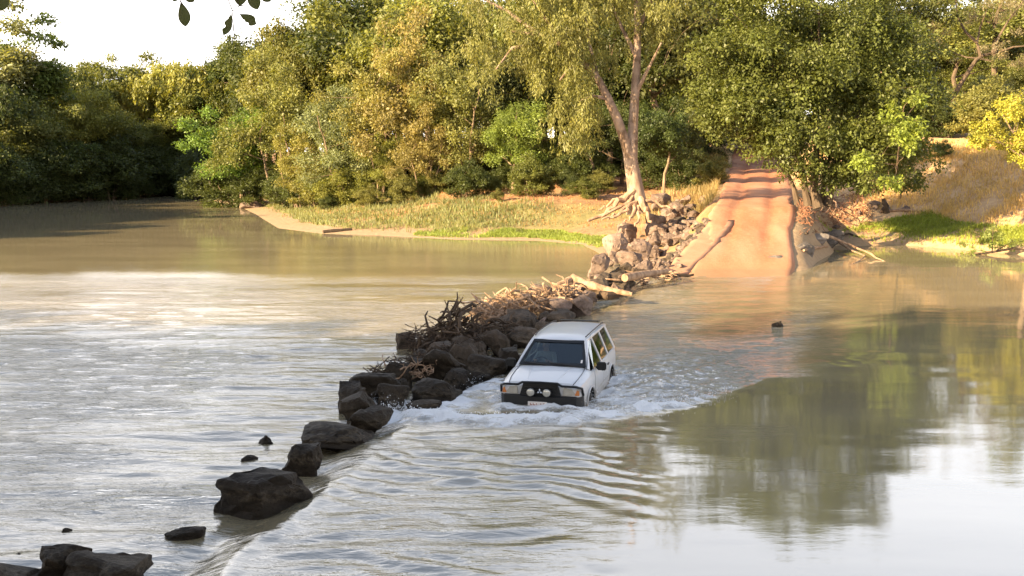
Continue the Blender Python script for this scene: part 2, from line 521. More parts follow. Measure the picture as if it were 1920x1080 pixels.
def ramp_slab(name, rows, mat, thick=0.35, seed=0, sub=14):
    """a cast slab over (left xyz, right xyz) rows, uneven at its borders"""
    rows = [(np.array(a), np.array(b)) for a, b in rows]
    t = np.linspace(0, len(rows) - 1, sub); V = []; k = 6
    rng = np.random.default_rng(seed)
    for tt in t:
        i = min(int(tt), len(rows) - 2); f = tt - i
        a = rows[i][0] * (1 - f) + rows[i + 1][0] * f; b = rows[i][1] * (1 - f) + rows[i + 1][1] * f
        ja = rng.normal(0, 0.05); jb = rng.normal(0, 0.07)
        for j in range(k):
            s = j / (k - 1)
            p = a * (1 - s) + b * s
            p = p + np.array([ja * (1 - s) + jb * s, 0, rng.normal(0, 0.008)]); V.append(p)
    n = len(t); top = len(V)
    V += [p - np.array([0, 0, thick]) for p in V]
    q = []
    for i in range(n - 1):
        for j in range(k - 1):
            a = i * k + j; q.append((a, a + 1, a + k + 1, a + k)); q.append((top + a, top + a + k, top + a + k + 1, top + a + 1))
    for i in range(n - 1):
        a = i * k; q.append((a, a + k, top + a + k, top + a)); b = i * k + k - 1; q.append((b, top + b, top + b + k, b + k))
    for j in range(k - 1):
        q.append((j, top + j, top + j + 1, j + 1)); a = (n - 1) * k + j; q.append((a, a + 1, top + a + 1, top + a))
    me = np_mesh(name, V, q); me.materials.append(mat)
    return link(bpy.data.objects.new(name, me))

def rp(px, y, dz=0.0, z=None):
    zz = float(road_z(y)) if z is None else z
    p = W(px, 400, y); return (p[0], y, zz + dz)
o = ramp_slab('concrete_slab', [(rp(1262, 46.0, .0), rp(1284, 46.0, .012)), (rp(1250, 48.6, .0), rp(1296, 48.6, .028)), (rp(1282, 51.5, .0), rp(1335, 51.5, .03)), (rp(1312, 54.5, -.01), rp(1366, 54.5, .03)), (rp(1338, 57.0, -.05), rp(1380, 57.0, -.06))], M['concrete'], 0.5, 1, 24)
o['kind'] = 'structure'


# ------------------------------------------------------------------ river water
LEFT_EDGE = [(-6.5, 7.0)] + [g2(390, 1075), g2(490, 985), g2(600, 895), g2(740, 795), g2(960, 690), g2(1100, 590), g2(1240, 530), g2(1290, 512)]
CAR_YAW = R(14.0)
CAR = np.array([0.56, 21.35])                       # front of the car
fwd = np.array([math.sin(CAR_YAW), math.cos(CAR_YAW)]); sid = np.array([math.cos(CAR_YAW), -math.sin(CAR_YAW)])
wx = axis([(-260, -100, 20), (-100, -40, 1.2), (-40, -14, 0.30), (-14, -5, 0.10), (-5, 10, 0.055), (10, 18, 0.12), (18, 34, 0.35), (34, 60, 2), (60, 120, 15)])
wy = axis([(2, 10, 1.0), (10, 17, 0.07), (17, 29, 0.055), (29, 40, 0.11), (40, 70, 0.25), (70, 130, 0.7), (130, 190, 2.0)])
X, Y = np.meshgrid(wx, wy)
dE, sE = dist_poly(X, Y, LEFT_EDGE)
# side of the causeway edge: positive on the left, downstream
ex = np.interp(Y, [p[1] for p in LEFT_EDGE], [p[0] for p in LEFT_EDGE])
side = ex - X + 0.55 * (fbm(X * 0.7, Y * 0.7, 47, 3) - 0.5) + 0.15 * (fbm(X * 2.6, Y * 2.6, 48, 2) - 0.5)
down = sstep(-0.25, 0.55, side) * sstep(49, 44, Y)          # 1 downstream of the crossing
H = -0.13 * down
# lip along the crossing's edge, lower corner
H += 0.035 * np.exp(-((side + 0.28) / 0.16) ** 2) * sstep(24, 16, Y)
H -= 0.05 * np.exp(-((side - 0.45) / 0.25) ** 2) * sstep(26, 18, Y)
# gentle chop: downstream side
n1 = fbm(X * 0.40, Y * 1.5, 41, 3) - 0.5; n2 = fbm(X * 1.3 + Y * 0.3, Y * 4.0, 43, 2) - 0.5
fade = sstep(60, 25, Y)
H += down * (n1 * 0.13 + n2 * 0.045) * fade
# standing ripples over the crossing, slanting from the boulder towards the bottom
on_cw = sstep(0.1, -1.0, side) * sstep(-5.6, -3.2, side) * sstep(21.0, 18.2, Y)
warp = (fbm(X * 0.45, Y * 0.45, 51, 4) - 0.5) * 5.0
ph = (X * 0.42 + Y * 0.91) * (2 * math.pi / 0.56) + warp * 3.1
brk = sstep(0.38, 0.66, fbm(X * 0.8, Y * 0.8, 57, 2))
ph2 = (X * -0.15 + Y * 0.99) * (2 * math.pi / 0.71) + warp * 2.2 + 2.0 * fbm(X * 1.1, Y * 0.6, 59, 2)
brk2 = sstep(0.42, 0.62, fbm(X * 0.9 + 30, Y * 1.3, 58, 2))
H += on_cw * (0.021 * np.sin(ph) * brk + 0.019 * np.sin(ph2) * brk2 + 0.02 * (fbm(X * 2.4, Y * 3.5, 53, 3) - 0.5))
# pool on the right: barely moving long ripples
pool = sstep(-2.4, -5.2, side)
H += pool * 0.006 * (fbm(X * 0.5, Y * 1.2, 61, 2) - 0.5)
# flow lines sucked towards the crossing from the right bank
fl = np.exp(-((X - (6.6 + (Y - 28) * 0.42)) / 1.5) ** 2) * sstep(25, 29, Y) * sstep(48, 42, Y)
H += fl * 0.05 * (fbm(X * 1.0 + Y * 0.5, Y * 1.9 - X * 0.8, 63, 3) - 0.5)
cwz = sstep(0.2, -0.8, side) * sstep(-6.0, -3.5, side) * sstep(24, 28, Y)
H += cwz * 0.075 * (fbm(X * 0.6, Y * 1.3, 65, 3) - 0.5)
# car wake
lx = (X - CAR[0]) * sid[0] + (Y - CAR[1]) * sid[1]      # across, right positive
ly = (X - CAR[0]) * fwd[0] + (Y - CAR[1]) * fwd[1]      # behind the bumper positive
bow = [g2(716, 772), g2(790, 786), g2(880, 794), g2(960, 796), g2(1060, 794), g2(1160, 782), g2(1290, 762), g2(1380, 738), g2(1440, 712)]
dB, sB = dist_poly(X, Y, bow)
bx = np.interp(X, [p[0] for p in bow], [p[1] for p in bow])
behind = Y - bx + 0.45 * (fbm(X * 1.3, Y * 0.8, 72, 3) - 0.5)
lat = sstep(-2.9, -1.9, X) * sstep(5.6, 2.0, X)
H += 0.11 * lat * np.exp(-((behind - 0.30) / 0.26) ** 2) * (0.75 + 0.5 * fbm(X * 1.2, Y * 0.1, 71, 2))
turb = sstep(0.0, 0.5, behind) * sstep(7.6, 3.0, behind) * sstep(8.2, 5.0, X) * sstep(0.2, 1.2, X)
n3 = 0.6 * (fbm(X * 1.7 - Y * 0.5, Y * 3.4, 73, 4) - 0.5) + 0.55 * (fbm(X * 3.6 - Y, Y * 6.5, 74, 3) - 0.5)
H += turb * 0.20 * n3 * sstep(6.8, 3.0, X)
# water piled against the bumper and along the car's sides
pile = np.exp(-((ly + 0.12) / 0.30) ** 2) * sstep(1.15, 0.7, np.abs(lx))
H += 0.085 * pile * (0.6 + 0.8 * fbm(X * 3, Y * 3, 85, 2))
H -= 0.08 * sstep(0.9, 1.8, ly) * sstep(5.2, 4.2, ly) * np.exp(-((np.abs(lx) - 0.9) / 0.35) ** 2)
# diverging crest on the car's far side
for (p0, p1, a, wd) in ((g2(1150, 738), g2(1420, 668), 0.06, 0.25), (g2(1160, 700), g2(1480, 640), 0.04, 0.3), (g2(1200, 672), g2(1560, 622), 0.03, 0.4), (g2(1430, 712), g2(1640, 668), 0.022, 0.5), (g2(1440, 690), g2(1720, 650), 0.018, 0.5)):
    dd, ss = dist_poly(X, Y + 0.25 * (fbm(X * 0.9, Y * 0.3, 75, 2) - 0.5), [p0, p1])
    Lw = math.hypot(p1[0] - p0[0], p1[1] - p0[1])
    H += a * np.exp(-(dd / wd) ** 2) * sstep(0, 0.25 * Lw, ss) * sstep(Lw, 0.6 * Lw, ss) * (0.4 + 1.2 * fbm(X * 1.5, Y * 1.5, 76, 2))
# spill of foam between car and rocks
spill = [g2(715, 745), g2(735, 775), g2(800, 780), g2(880, 735), g2(925, 712), g2(945, 745)]
dS, _ = dist_poly(X, Y, spill)
H += 0.13 * np.exp(-(dS / 0.4) ** 2) * (fbm(X * 3.0, Y * 3.5, 77, 3) - 0.25)
foam = np.zeros_like(X)
foam = np.maximum(foam, lat * np.exp(-((behind - 0.20) / 0.26) ** 2) * 1.3 * (0.7 + 0.6 * fbm(X * 2.2, Y * 2.2, 83, 2)))
foam = np.maximum(foam, 0.95 * np.exp(-(dS / 0.55) ** 2))
foam = np.maximum(foam, 0.8 * pile)
foam = np.maximum(foam, turb * (0.20 + 0.36 * sstep(5.0, 1.2, X)) * sstep(6.0, 1.8, behind) * sstep(7.6, 4.6, X))
foam = np.maximum(foam, 0.75 * np.exp(-((lx - 0.95) / 0.35) ** 2) * sstep(0, 0.6, ly) * sstep(5.4, 3.6, ly))
foam = np.maximum(foam, 0.62 * np.exp(-((lx + 0.95) / 0.4) ** 2) * sstep(0, 0.6, ly) * sstep(5.4, 3.6, ly))
crest = fbm(X * 1.7 - Y * 0.5, Y * 3.4, 73, 4)
foam = foam * (0.6 + 0.9 * sstep(0.45, 0.62, crest))
H += np.clip(foam, 0, 1) * 0.11 * (fbm(X * 5, Y * 6, 79, 3) - 0.5)
# water washing round the boulders downstream
for (px, py, r) in ((485, 972, 0.9), (565, 885, 0.5), (625, 845, 0.8), (690, 815, 0.6), (345, 1012, 0.5)):
    p = g2(px, py); q = np.hypot((X - p[0]) * 0.8, Y - p[1])
    foam = np.maximum(foam, 0.30 * np.exp(-((q - r) / 0.25) ** 2) * (side > -0.3) * sstep(0.4, 0.6, fbm(X * 2, Y * 3, 81, 3)))
chop = 0.08 + 0.26 * down * sstep(90, 30, Y) * (0.4 + 1.2 * sstep(0.35, 0.65, fbm(X * 0.22, Y * 0.5, 45, 2))) + 0.12 * on_cw + 0.75 * turb + 0.30 * cwz + 0.30 * fl + 0.8 * np.clip(foam, 0, 1)
chop = np.clip(chop * (1 - 0.85 * pool * (1 - np.clip(turb + fl, 0, 1))), 0.012, 1.0)
chop *= sstep(80, 28, Y) * 0.94 + 0.06
V = np.stack([X.ravel(), Y.ravel(), H.ravel()], 1)
nyy, nxx = X.shape; ii = np.arange(nyy * nxx).reshape(nyy, nxx)
Q = np.stack([ii[:-1, :-1].ravel(), ii[:-1, 1:].ravel(), ii[1:, 1:].ravel(), ii[1:, :-1].ravel()], 1)
me = np_mesh('river_water', V, Q, smooth=True)
attr(me, 'foam', np.clip(foam, 0, 1.3).ravel()); attr(me, 'chop', chop.ravel())
m, nt = new_mat('muddy_water'); g = N(nt)
co = g.obj((0.55, 1.9, 1.0)); co2 = g.obj((0.6, 1.9, 1.0))
fa = g.noise(2.6, 4, 0.6, co, 0.6); fb = g.noise(9.0, 3, 0.6, co2, 0.4); fc = g.noise(0.25, 3, 0.5, g.obj((0.5, 1.6, 1)))
h = g.math('ADD', g.math('MULTIPLY', fa, 1.0), g.math('MULTIPLY', fb, 0.35))
chop_s = g.attr('chop').outputs['Fac']
nrm = g.bump(h, chop_s, 0.12)
fo = g.attr('foam').outputs['Fac']
fn = g.noise(7.0, 6, 0.72, g.obj((1, 1.7, 1)), 0.8); fn2 = g.noise(26.0, 4, 0.7, g.obj((1, 1.5, 1)))
k = g.math('ADD', fo, g.math('ADD', g.math('MULTIPLY', g.math('SUBTRACT', fn, 0.5), 1.8), g.math('MULTIPLY', g.math('SUBTRACT', fn2, 0.5), 0.6)))
k = g.math('MULTIPLY', g.ramp(k, [(0.40, 0.0), (0.98, 1.0)]), g.ramp(fo, [(0.05, 0.0), (0.25, 1.0)]))
mud = g.mix(g.ramp(fc, [(0.4, 0.0), (0.6, 1.0)]), (0.205, 0.170, 0.103), (0.25, 0.208, 0.128))
df = g.n('ShaderNodeBsdfDiffuse'); g.l(mud, df.inputs[0]); g.l(nrm, df.inputs[2])
gs = g.n('ShaderNodeBsdfGlossy'); gs.inputs['Roughness'].default_value = 0.035; g.l(nrm, gs.inputs['Normal'])
fr_ = g.n('ShaderNodeFresnel'); fr_.inputs[0].default_value = 1.36; g.l(nrm, fr_.inputs['Normal'])
fa_ = g.math('ADD', g.math('MULTIPLY', fr_.outputs[0], 0.58), 0.28)
wm = g.n('ShaderNodeMixShader'); g.l(fa_, wm.inputs[0]); g.l(df.outputs[0], wm.inputs[1]); g.l(gs.outputs[0], wm.inputs[2]); wat = wm.outputs[0]
fm = g.bsdf((0.70, 0.70, 0.69), 0.75, g.bump(fn2, 0.8, 0.04), 0.3)
mx = g.n('ShaderNodeMixShader'); g.l(k, mx.inputs[0]); g.l(wat, mx.inputs[1]); g.l(fm, mx.inputs[2])
g.out(mx.outputs[0]); me.materials.append(m)
water = link(bpy.data.objects.new('river_water', me)); water['kind'] = 'structure'

# drowned causeway under the water, the car stands on it
cb = MB()
for i in range(len(CW) - 1):
    a = np.array(CW[i]); b = np.array(CW[i + 1]); t = (b - a) / np.linalg.norm(b - a); nn = np.array([t[1], -t[0]])
    l0, r0, l1, r1 = a - nn * 2.6, a + nn * 2.6, b - nn * 2.6, b + nn * 2.6
    cb.hexa([(*l0, -1.4), (*r0, -1.4), (*r1, -1.4), (*l1, -1.4), (*l0, -0.53), (*r0, -0.53), (*r1, -0.53), (*l1, -0.53)])
o = cb.build('causeway', M['concrete']); o['kind'] = 'structure'

# ------------------------------------------------------------------ tree builder
def crown_mesh(name, clumps, rng, leaves, leaf_len, leaf_w, mode='round', flat=0.65, mat='leaf', tint_bias=None):
    """leaf sized faces spread through clumps: rows of (x, y, z, r)"""
    C = np.asarray(clumps, float)
    vol = C[:, 3] ** 2; cnt = np.maximum(8, (leaves * vol / vol.sum()).astype(int))
    idx = np.repeat(np.arange(len(C)), cnt); n = len(idx)
    c = C[idx, :3]; r = C[idx, 3]
    if mode == 'weep':
        # hanging strands: each leaf sits on one of several strands of its clump
        ns = 14
        st = rng.integers(0, ns, n)
        sx = rng.normal(0, 0.55, (len(C), ns)); sy = rng.normal(0, 0.55, (len(C), ns)); sl = rng.uniform(0.7, 2.6, (len(C), ns)); s0 = rng.uniform(-0.2, 0.7, (len(C), ns))
        u = rng.random(n) ** 0.8
        p = np.stack([sx[idx, st] * r * (1 + 0.15 * u) + rng.normal(0, 0.09, n) * r, sy[idx, st] * r * (1 + 0.15 * u) + rng.normal(0, 0.09, n) * r, (s0[idx, st] - u * sl[idx, st]) * r], 1)
        out = p * np.array([1, 1, 0.2]); out /= np.linalg.norm(out, axis=1, keepdims=True) + 1e-6
        t = np.array([0, 0, -1.0]) + rng.normal(0, 0.45, (n, 3)) + out * 0.2
        nm = out * 0.9 + rng.normal(0, 0.6, (n, 3)) + np.array([0, 0, 0.25])
    else:
        dirs = rng.normal(0, 1, (n, 3)); dirs /= np.linalg.norm(dirs, axis=1, keepdims=True)
        p = dirs * (rng.random(n) ** 0.42 * r)[:, None] * np.array([1, 1, flat])
        # small twig scale clusters break up the ball outline
        k = rng.normal(0, 1, (len(C), 26, 3)); k /= np.linalg.norm(k, axis=2, keepdims=True); k *= rng.uniform(0.35, 1.15, (len(C), 26, 1))
        j = rng.integers(0, 26, n)
        tw = k[idx, j] * r[:, None] * np.array([1, 1, flat]) + rng.normal(0, 0.17, (n, 3)) * r[:, None]
        p = np.where(rng.random(n)[:, None] < 0.8, tw, p)
        out = p / (np.linalg.norm(p, axis=1, keepdims=True) + 1e-6)
        t = rng.normal(0, 0.7, (n, 3)) + out * 0.5 + np.array([0, 0, -0.35])
        nm = out * 0.6 + rng.normal(0, 0.55, (n, 3)) + np.array([0, 0, 0.75])
    t /= np.linalg.norm(t, axis=1, keepdims=True)
    s = np.cross(nm, t); s /= np.linalg.norm(s, axis=1, keepdims=True) + 1e-6
    p = p + c
    sz = (rng.uniform(0.55, 1.25, n) * np.repeat(rng.uniform(0.8, 1.25, len(C)), cnt))[:, None]
    L = leaf_len * sz; Wd = leaf_w * sz
    up = np.cross(t, s)
    V = np.empty((n, 4, 3))
    V[:, 0] = p; V[:, 1] = p + t * L * 0.5 + s * Wd * 0.5 + up * Wd * 0.15
    V[:, 2] = p + t * L; V[:, 3] = p + t * L * 0.5 - s * Wd * 0.5 + up * Wd * 0.15
    me = np_mesh(name, V.reshape(-1, 3), np.arange(n * 4).reshape(n, 4))
    ct = rng.random(len(C)); tint = np.clip(0.45 * ct[idx] + 0.55 * rng.random(n), 0, 1)
    dryc = rng.random(len(C)); dryv = np.clip(0.6 * dryc[idx] + 0.4 * rng.random(n) + (tint_bias or 0), 0, 1)
    attr(me, 'tint', np.repeat(tint, 4)); attr(me, 'dry', np.repeat(dryv, 4))
    me.materials.append(M[mat])
    return me

def env_clumps(rng, n, c, rad, rmin, rmax, shell=0.45, lobes=0.5, zmin=None):
    """clump centres in a lumpy ellipsoid"""
    ld = rng.normal(0, 1, (7, 3)); ld /= np.linalg.norm(ld, axis=1, keepdims=True)
    out = []
    while len(out) < n:
        d = rng.normal(0, 1, 3); d /= np.linalg.norm(d)
        lob = 1 - lobes * 0.5 + lobes * max(0, float((ld @ d).max())) ** 6
        q = rng.random() ** shell
        p = np.array(c) + d * q * lob * np.array(rad)
        if zmin is not None and p[2] < zmin: continue
        out.append((*p, rng.uniform(rmin, rmax)))
    return out

def bend(a, b, rng, k=5, sag=0.12):
    a = np.array(a, float); b = np.array(b, float); L = np.linalg.norm(b - a)
    off = rng.normal(0, sag * L, 3); off[2] = abs(off[2]) * 0.6
    return [tuple(a * (1 - t) + b * t + off * math.sin(math.pi * t) + rng.normal(0, 0.012 * L, 3) * (0 < t < 1)) for t in np.linspace(0, 1, k)]

def limb_mesh(name, trunks, clumps, rng, r0, mat, mains=9, twigs=40):
    """trunks: list of polylines; limbs run from them to clumps, twigs from limbs to the remaining clumps"""
    mb = MB(); nodes = []
    for tk, rr in trunks:
        n = len(tk); rads = [rr * (1 - 0.72 * i / (n - 1)) for i in range(n)]; rads[0] *= 1.35
        mb.tube(tk, rads, 8)
        for i in range(n // 3, n): nodes.append((np.array(tk[i]), rads[i]))
    C = [np.array(c[:3]) for c in clumps]
    order = list(rng.permutation(len(C)))
    base = list(nodes)
    for j in order[:mains]:
        c = C[j]
        b = min(base, key=lambda q: np.linalg.norm(q[0] - c) + max(0, q[0][2] - c[2] + 0.5) * 1.5)
        pts = bend(b[0], c, rng, 6, 0.10); r = min(b[1] * 0.6, r0 * 0.42)
        rads = [r * (1 - 0.75 * i / 5) for i in range(6)]
        mb.tube(pts, rads, 6)
        nodes += [(np.array(p), q) for p, q in zip(pts[1:], rads[1:])]
    for j in order[mains:mains + twigs]:
        c = C[j]
        b = min(nodes, key=lambda q: np.linalg.norm(q[0] - c) + max(0, q[0][2] - c[2] + 0.3))
        pts = bend(b[0], c, rng, 4, 0.10); r = min(b[1] * 0.6, r0 * 0.18)
        mb.tube(pts, [r, r * 0.7, r * 0.5, r * 0.25], 4)
    return mb.mesh(name, mat, True)

PROTO = {}
def make_proto(key, seed, h, cz, rad, n, rmin, rmax, leaves, ll, lw, mode='round', flat=0.65, stems=1, r0=0.22, mat='leaf', bark='bark', lobes=0.6, shell=0.45, zmin=None, mains=10, twigs=45, spread=0.5):
    rng = np.random.default_rng(seed)
    cl = env_clumps(rng, n, (0, 0, cz), rad, rmin, rmax, shell, lobes, zmin)
    tr = []
    for s in range(stems):
        a = rng.uniform(0, 6.28); lean = spread * rng.uniform(0.3, 1.0) * rad[0] * (0.35 if stems == 1 else 1.0)
        b0 = np.array([math.cos(a), math.sin(a), 0]) * (0 if stems == 1 else 0.18)
        top = np.array([math.cos(a) * lean, math.sin(a) * lean, cz + rad[2] * rng.uniform(0.1, 0.5)])
        tr.append((bend(b0 + np.array([0, 0, -0.6]), top, rng, 9, 0.05), r0 * (1 if stems == 1 else rng.uniform(0.55, 0.9))))
    PROTO[key] = (crown_mesh('crown_' + key, cl, rng, leaves, ll, lw, mode, flat, mat), limb_mesh('trunk_' + key, tr, cl, rng, r0, M[bark], mains, twigs), h)

make_proto('broad', 101, 10, 6.2, (3.7, 3.7, 3.5), 80, 0.45, 1.2, 30000, 0.21, 0.11, lobes=0.95, shell=0.38)
make_proto('lobed', 102, 10, 6.4, (3.4, 3.4, 3.4), 60, 0.6, 1.3, 26000, 0.21, 0.11, lobes=1.0, shell=0.35)
make_proto('weep', 103, 10, 7.0, (2.9, 2.9, 2.5), 60, 0.55, 1.0, 26000, 0.26, 0.085, 'weep', lobes=0.8)
make_proto('airy', 104, 10, 7.2, (2.4, 2.4, 2.6), 44, 0.4, 0.75, 12000, 0.20, 0.085, lobes=1.0, shell=0.3, flat=0.5, r0=0.16, bark='bark_dark')
make_proto('scrub', 105, 7, 3.9, (3.0, 3.0, 2.9), 80, 0.4, 0.8, 24000, 0.14, 0.065, stems=4, r0=0.13, lobes=0.9, shell=0.4, zmin=1.7, spread=0.8)
make_proto('scrubtwo', 108, 7, 4.0, (2.8, 2.8, 2.8), 64, 0.4, 0.85, 22000, 0.15, 0.075, stems=3, r0=0.13, lobes=1.0, shell=0.35, zmin=1.4, spread=0.8)
make_proto('shrub', 106, 4, 1.9, (1.9, 1.9, 1.9), 55, 0.35, 0.7, 16000, 0.15, 0.075, stems=5, r0=0.07, zmin=0.15, lobes=0.7, mains=8, twigs=25)
make_proto('tall', 107, 10, 6.4, (2.3, 2.3, 3.5), 75, 0.5, 1.0, 26000, 0.22, 0.105, lobes=0.9, shell=0.4)

def plant(name, label, cat, key, x, y, h, wscale=1.0, col=(0.08, 0.10, 0.03), rz=0.0, z=None, group=None, tilt=(0, 0)):
    cm, tm, ph = PROTO[key]
    if z is None: z = float(ground_z(np.array([x]), np.array([y]))[0])
    e = empty(name, (x, y, z), rz)
    e.rotation_euler = (tilt[0], tilt[1], rz)
    s = h / ph
    e.scale = (s * wscale, s * wscale, s)
    link(bpy.data.objects.new('trunk' if cat == 'tree' else 'stem', tm), e)
    c = link(bpy.data.objects.new('crown' if cat == 'tree' else 'foliage', cm), e)
    c.color = (*col, 1)
    tag(e, label, cat, group)
    return e

def at(px, y):            # ground position below a picture column at a distance
    return float(W(px, 400, y)[0])
def top_h(py, y, x):      # height of a tree standing there whose top reaches a picture row
    return float(W(960, py, y)[2] - ground_z(np.array([x]), np.array([y]))[0])

# ------------------------------------------------------------------ trees in view
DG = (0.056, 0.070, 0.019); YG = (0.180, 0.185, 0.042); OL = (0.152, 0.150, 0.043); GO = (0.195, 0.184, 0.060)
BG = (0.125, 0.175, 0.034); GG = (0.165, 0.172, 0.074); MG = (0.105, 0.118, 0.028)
TREES = [
 # left bank, far
 ('tree', 'tall airy grey-green gum cut by the left picture edge', 'airy', 10, 138, 35, 1.5, GG),
 ('tree', 'dark drooping tree filling the left picture edge above the water', 'weep', -30, 134, 110, 1.5, DG),
 ('tree', 'airy dark-topped tree second from the left picture edge', 'airy', 85, 142, 62, 1.3, MG),
 ('tree', 'broad olive tree leaning over the left bank, crown lit yellowish', 'broad', 55, 137, 165, 1.15, OL),
 ('tree', 'dark rounded tree on left bank below the dip of sky', 'broad', 150, 148, 150, 1.0, YG),
 ('tree', 'dense yellow-green tree on left bank right of the sky dip', 'lobed', 205, 155, 175, 0.95, MG),
 ('tree', 'thin far gum rising just right of the sky dip', 'airy', 232, 178, 125, 0.9, GG),
 ('tree', 'thin far gum, the shorter one right of the sky dip', 'airy', 262, 182, 150, 0.8, GG),
 ('tree', 'big drooping yellow-green tree standing tallest over the far bend', 'weep', 345, 172, 72, 1.35, YG),
 ('tree', 'second drooping tree at the far bend, left of the tallest', 'weep', 305, 178, 105, 0.9, YG),
 ('tree', 'slender dark-green tree right of the far bend', 'tall', 418, 168, 80, 0.8, DG),
 ('tree', 'dark narrow tree behind the far bend beside the brown tree', 'tall', 462, 165, 108, 0.85, MG),
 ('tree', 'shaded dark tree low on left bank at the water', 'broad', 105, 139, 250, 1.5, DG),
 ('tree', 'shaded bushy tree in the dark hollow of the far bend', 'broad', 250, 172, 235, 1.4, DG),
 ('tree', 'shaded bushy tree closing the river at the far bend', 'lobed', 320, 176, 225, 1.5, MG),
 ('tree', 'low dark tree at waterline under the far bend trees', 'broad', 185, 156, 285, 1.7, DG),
 # middle bank
 ('tree', 'bright green leafy tree leaning over the water at the point', 'lobed', 455, 119, 188, 1.15, BG),
 ('tree', 'dark-green tree with ragged top left of the golden scrub', 'lobed', 585, 128, 24, 0.68, MG),
 ('tree', 'olive-brown tree below the ragged dark-green one', 'scrub', 530, 116, 118, 1.0, OL),
 ('tree', 'tall narrow green tree reaching the top edge left of centre', 'tall', 665, 126, -30, 0.85, MG),
 ('tree', 'second tall narrow tree at top edge beside the first', 'airy', 715, 130, -60, 1.1, MG),
 ('tree', 'broad olive crown at the top edge above the golden scrub', 'broad', 800, 112, -55, 1.05, OL),
 ('tree', 'grey-green feathery tree over the reed bank', 'scrubtwo', 635, 98, 165, 1.0, GG),
 ('tree', 'small yellow-green tree above the reeds at the point', 'scrub', 570, 104, 238, 1.0, YG),
 ('tree', 'golden dry-leaved tree, tallest of the scrub on middle bank', 'scrub', 780, 93, 40, 0.85, GO),
 ('tree', 'golden brown thin tree left of the tallest dry one', 'scrubtwo', 715, 97, 110, 0.9, GO),
 ('tree', 'olive tree with dark leaning stems right of the golden scrub', 'scrubtwo', 870, 86, 100, 0.95, OL),
 ('tree', 'low golden tree hanging over the leaf litter', 'scrub', 800, 84, 205, 1.05, GO),
 ('tree', 'low pale olive tree between reeds and golden scrub', 'scrubtwo', 715, 88, 250, 1.1, YG),
 ('tree', 'fresh green small tree left of the paperbark', 'lobed', 965, 78, 178, 0.95, BG),
 ('tree', 'dark tree in the gap between golden scrub and paperbark', 'broad', 935, 100, 60, 1.0, DG),
 ('tree', 'tall dark tree behind the paperbark crown', 'broad', 1060, 104, -110, 1.0, MG),
 ('tree', 'dark dense tree right behind the paperbark trunks', 'broad', 1250, 96, -70, 1.05, DG),
 ('tree', 'dark low tree behind the fork of the paperbark', 'broad', 1150, 92, 60, 1.2, DG),
 ('tree', 'shaded tree left of the road above the dark verge', 'lobed', 1290, 128, 30, 1.0, MG),
 ('tree', 'light green tree behind the road top', 'broad', 1385, 190, 25, 1.2, MG),
 ('tree', 'pale yellow-green far tree closing the road', 'lobed', 1430, 215, 90, 1.3, YG),
 ('tree', 'far tree over the left kink of the road', 'broad', 1330, 200, 110, 1.1, YG),
 ('tree', 'dark small tree behind the paperbark roots, left of its trunk', 'broad', 1118, 74, 190, 1.0, DG),
 ('tree', 'dark small tree close behind the paperbark trunk', 'lobed', 1165, 80, 175, 1.0, DG),
 ('tree', 'dark bushy tree shading the verge left of the road', 'broad', 1238, 80, 185, 0.9, DG),
 ('tree', 'low dark tree between verge and wood left of the road', 'lobed', 1285, 92, 190, 0.9, DG),
 ('tree', 'low dark bushy tree hanging to the water at left edge', 'broad', 25, 133, 225, 1.5, MG),
 ('tree', 'low dark bushy tree right of the left edge one', 'lobed', 75, 137, 240, 1.5, DG),
 ('tree', 'far olive tree in the bend where the road ends', 'broad', 1400, 262, 150, 1.6, OL),
 ('tree', 'far dark tree right of the road end', 'broad', 1465, 245, 130, 1.5, MG),
 ('tree', 'far dark tree left of the road end', 'lobed', 1345, 250, 140, 1.5, MG),
 ('tree', 'dark tree filling the gap behind the hanging paperbark leaves', 'broad', 1040, 112, 120, 1.3, DG),
 ('tree', 'dark tree behind the fresh green small tree', 'broad', 985, 118, 130, 1.3, DG),
 # right side
 ('tree', 'dark tree behind the big dense tree right of the road', 'broad', 1640, 92, -60, 1.0, DG),
 ('tree', 'thin grey-brown tree high in the top right corner', 'airy', 1880, 108, -70, 1.6, GO),
 ('tree', 'grey-green feathery tree under the leaning limb at right', 'weep', 1850, 100, 120, 1.0, GG),
 ('tree', 'olive tree at right picture edge behind the yellow bush', 'broad', 1935, 104, 70, 1.0, OL),
 ('tree', 'sparse far tree left of the leaning limb', 'airy', 1775, 125, -10, 1.5, OL),
]
rngp = np.random.default_rng(5)
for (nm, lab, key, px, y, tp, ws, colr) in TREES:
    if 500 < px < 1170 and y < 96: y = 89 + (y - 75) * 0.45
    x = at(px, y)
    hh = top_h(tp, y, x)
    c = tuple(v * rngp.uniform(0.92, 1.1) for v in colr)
    plant(nm, lab, 'tree', key, x, y, hh, ws, c, rngp.uniform(0, 6.28))

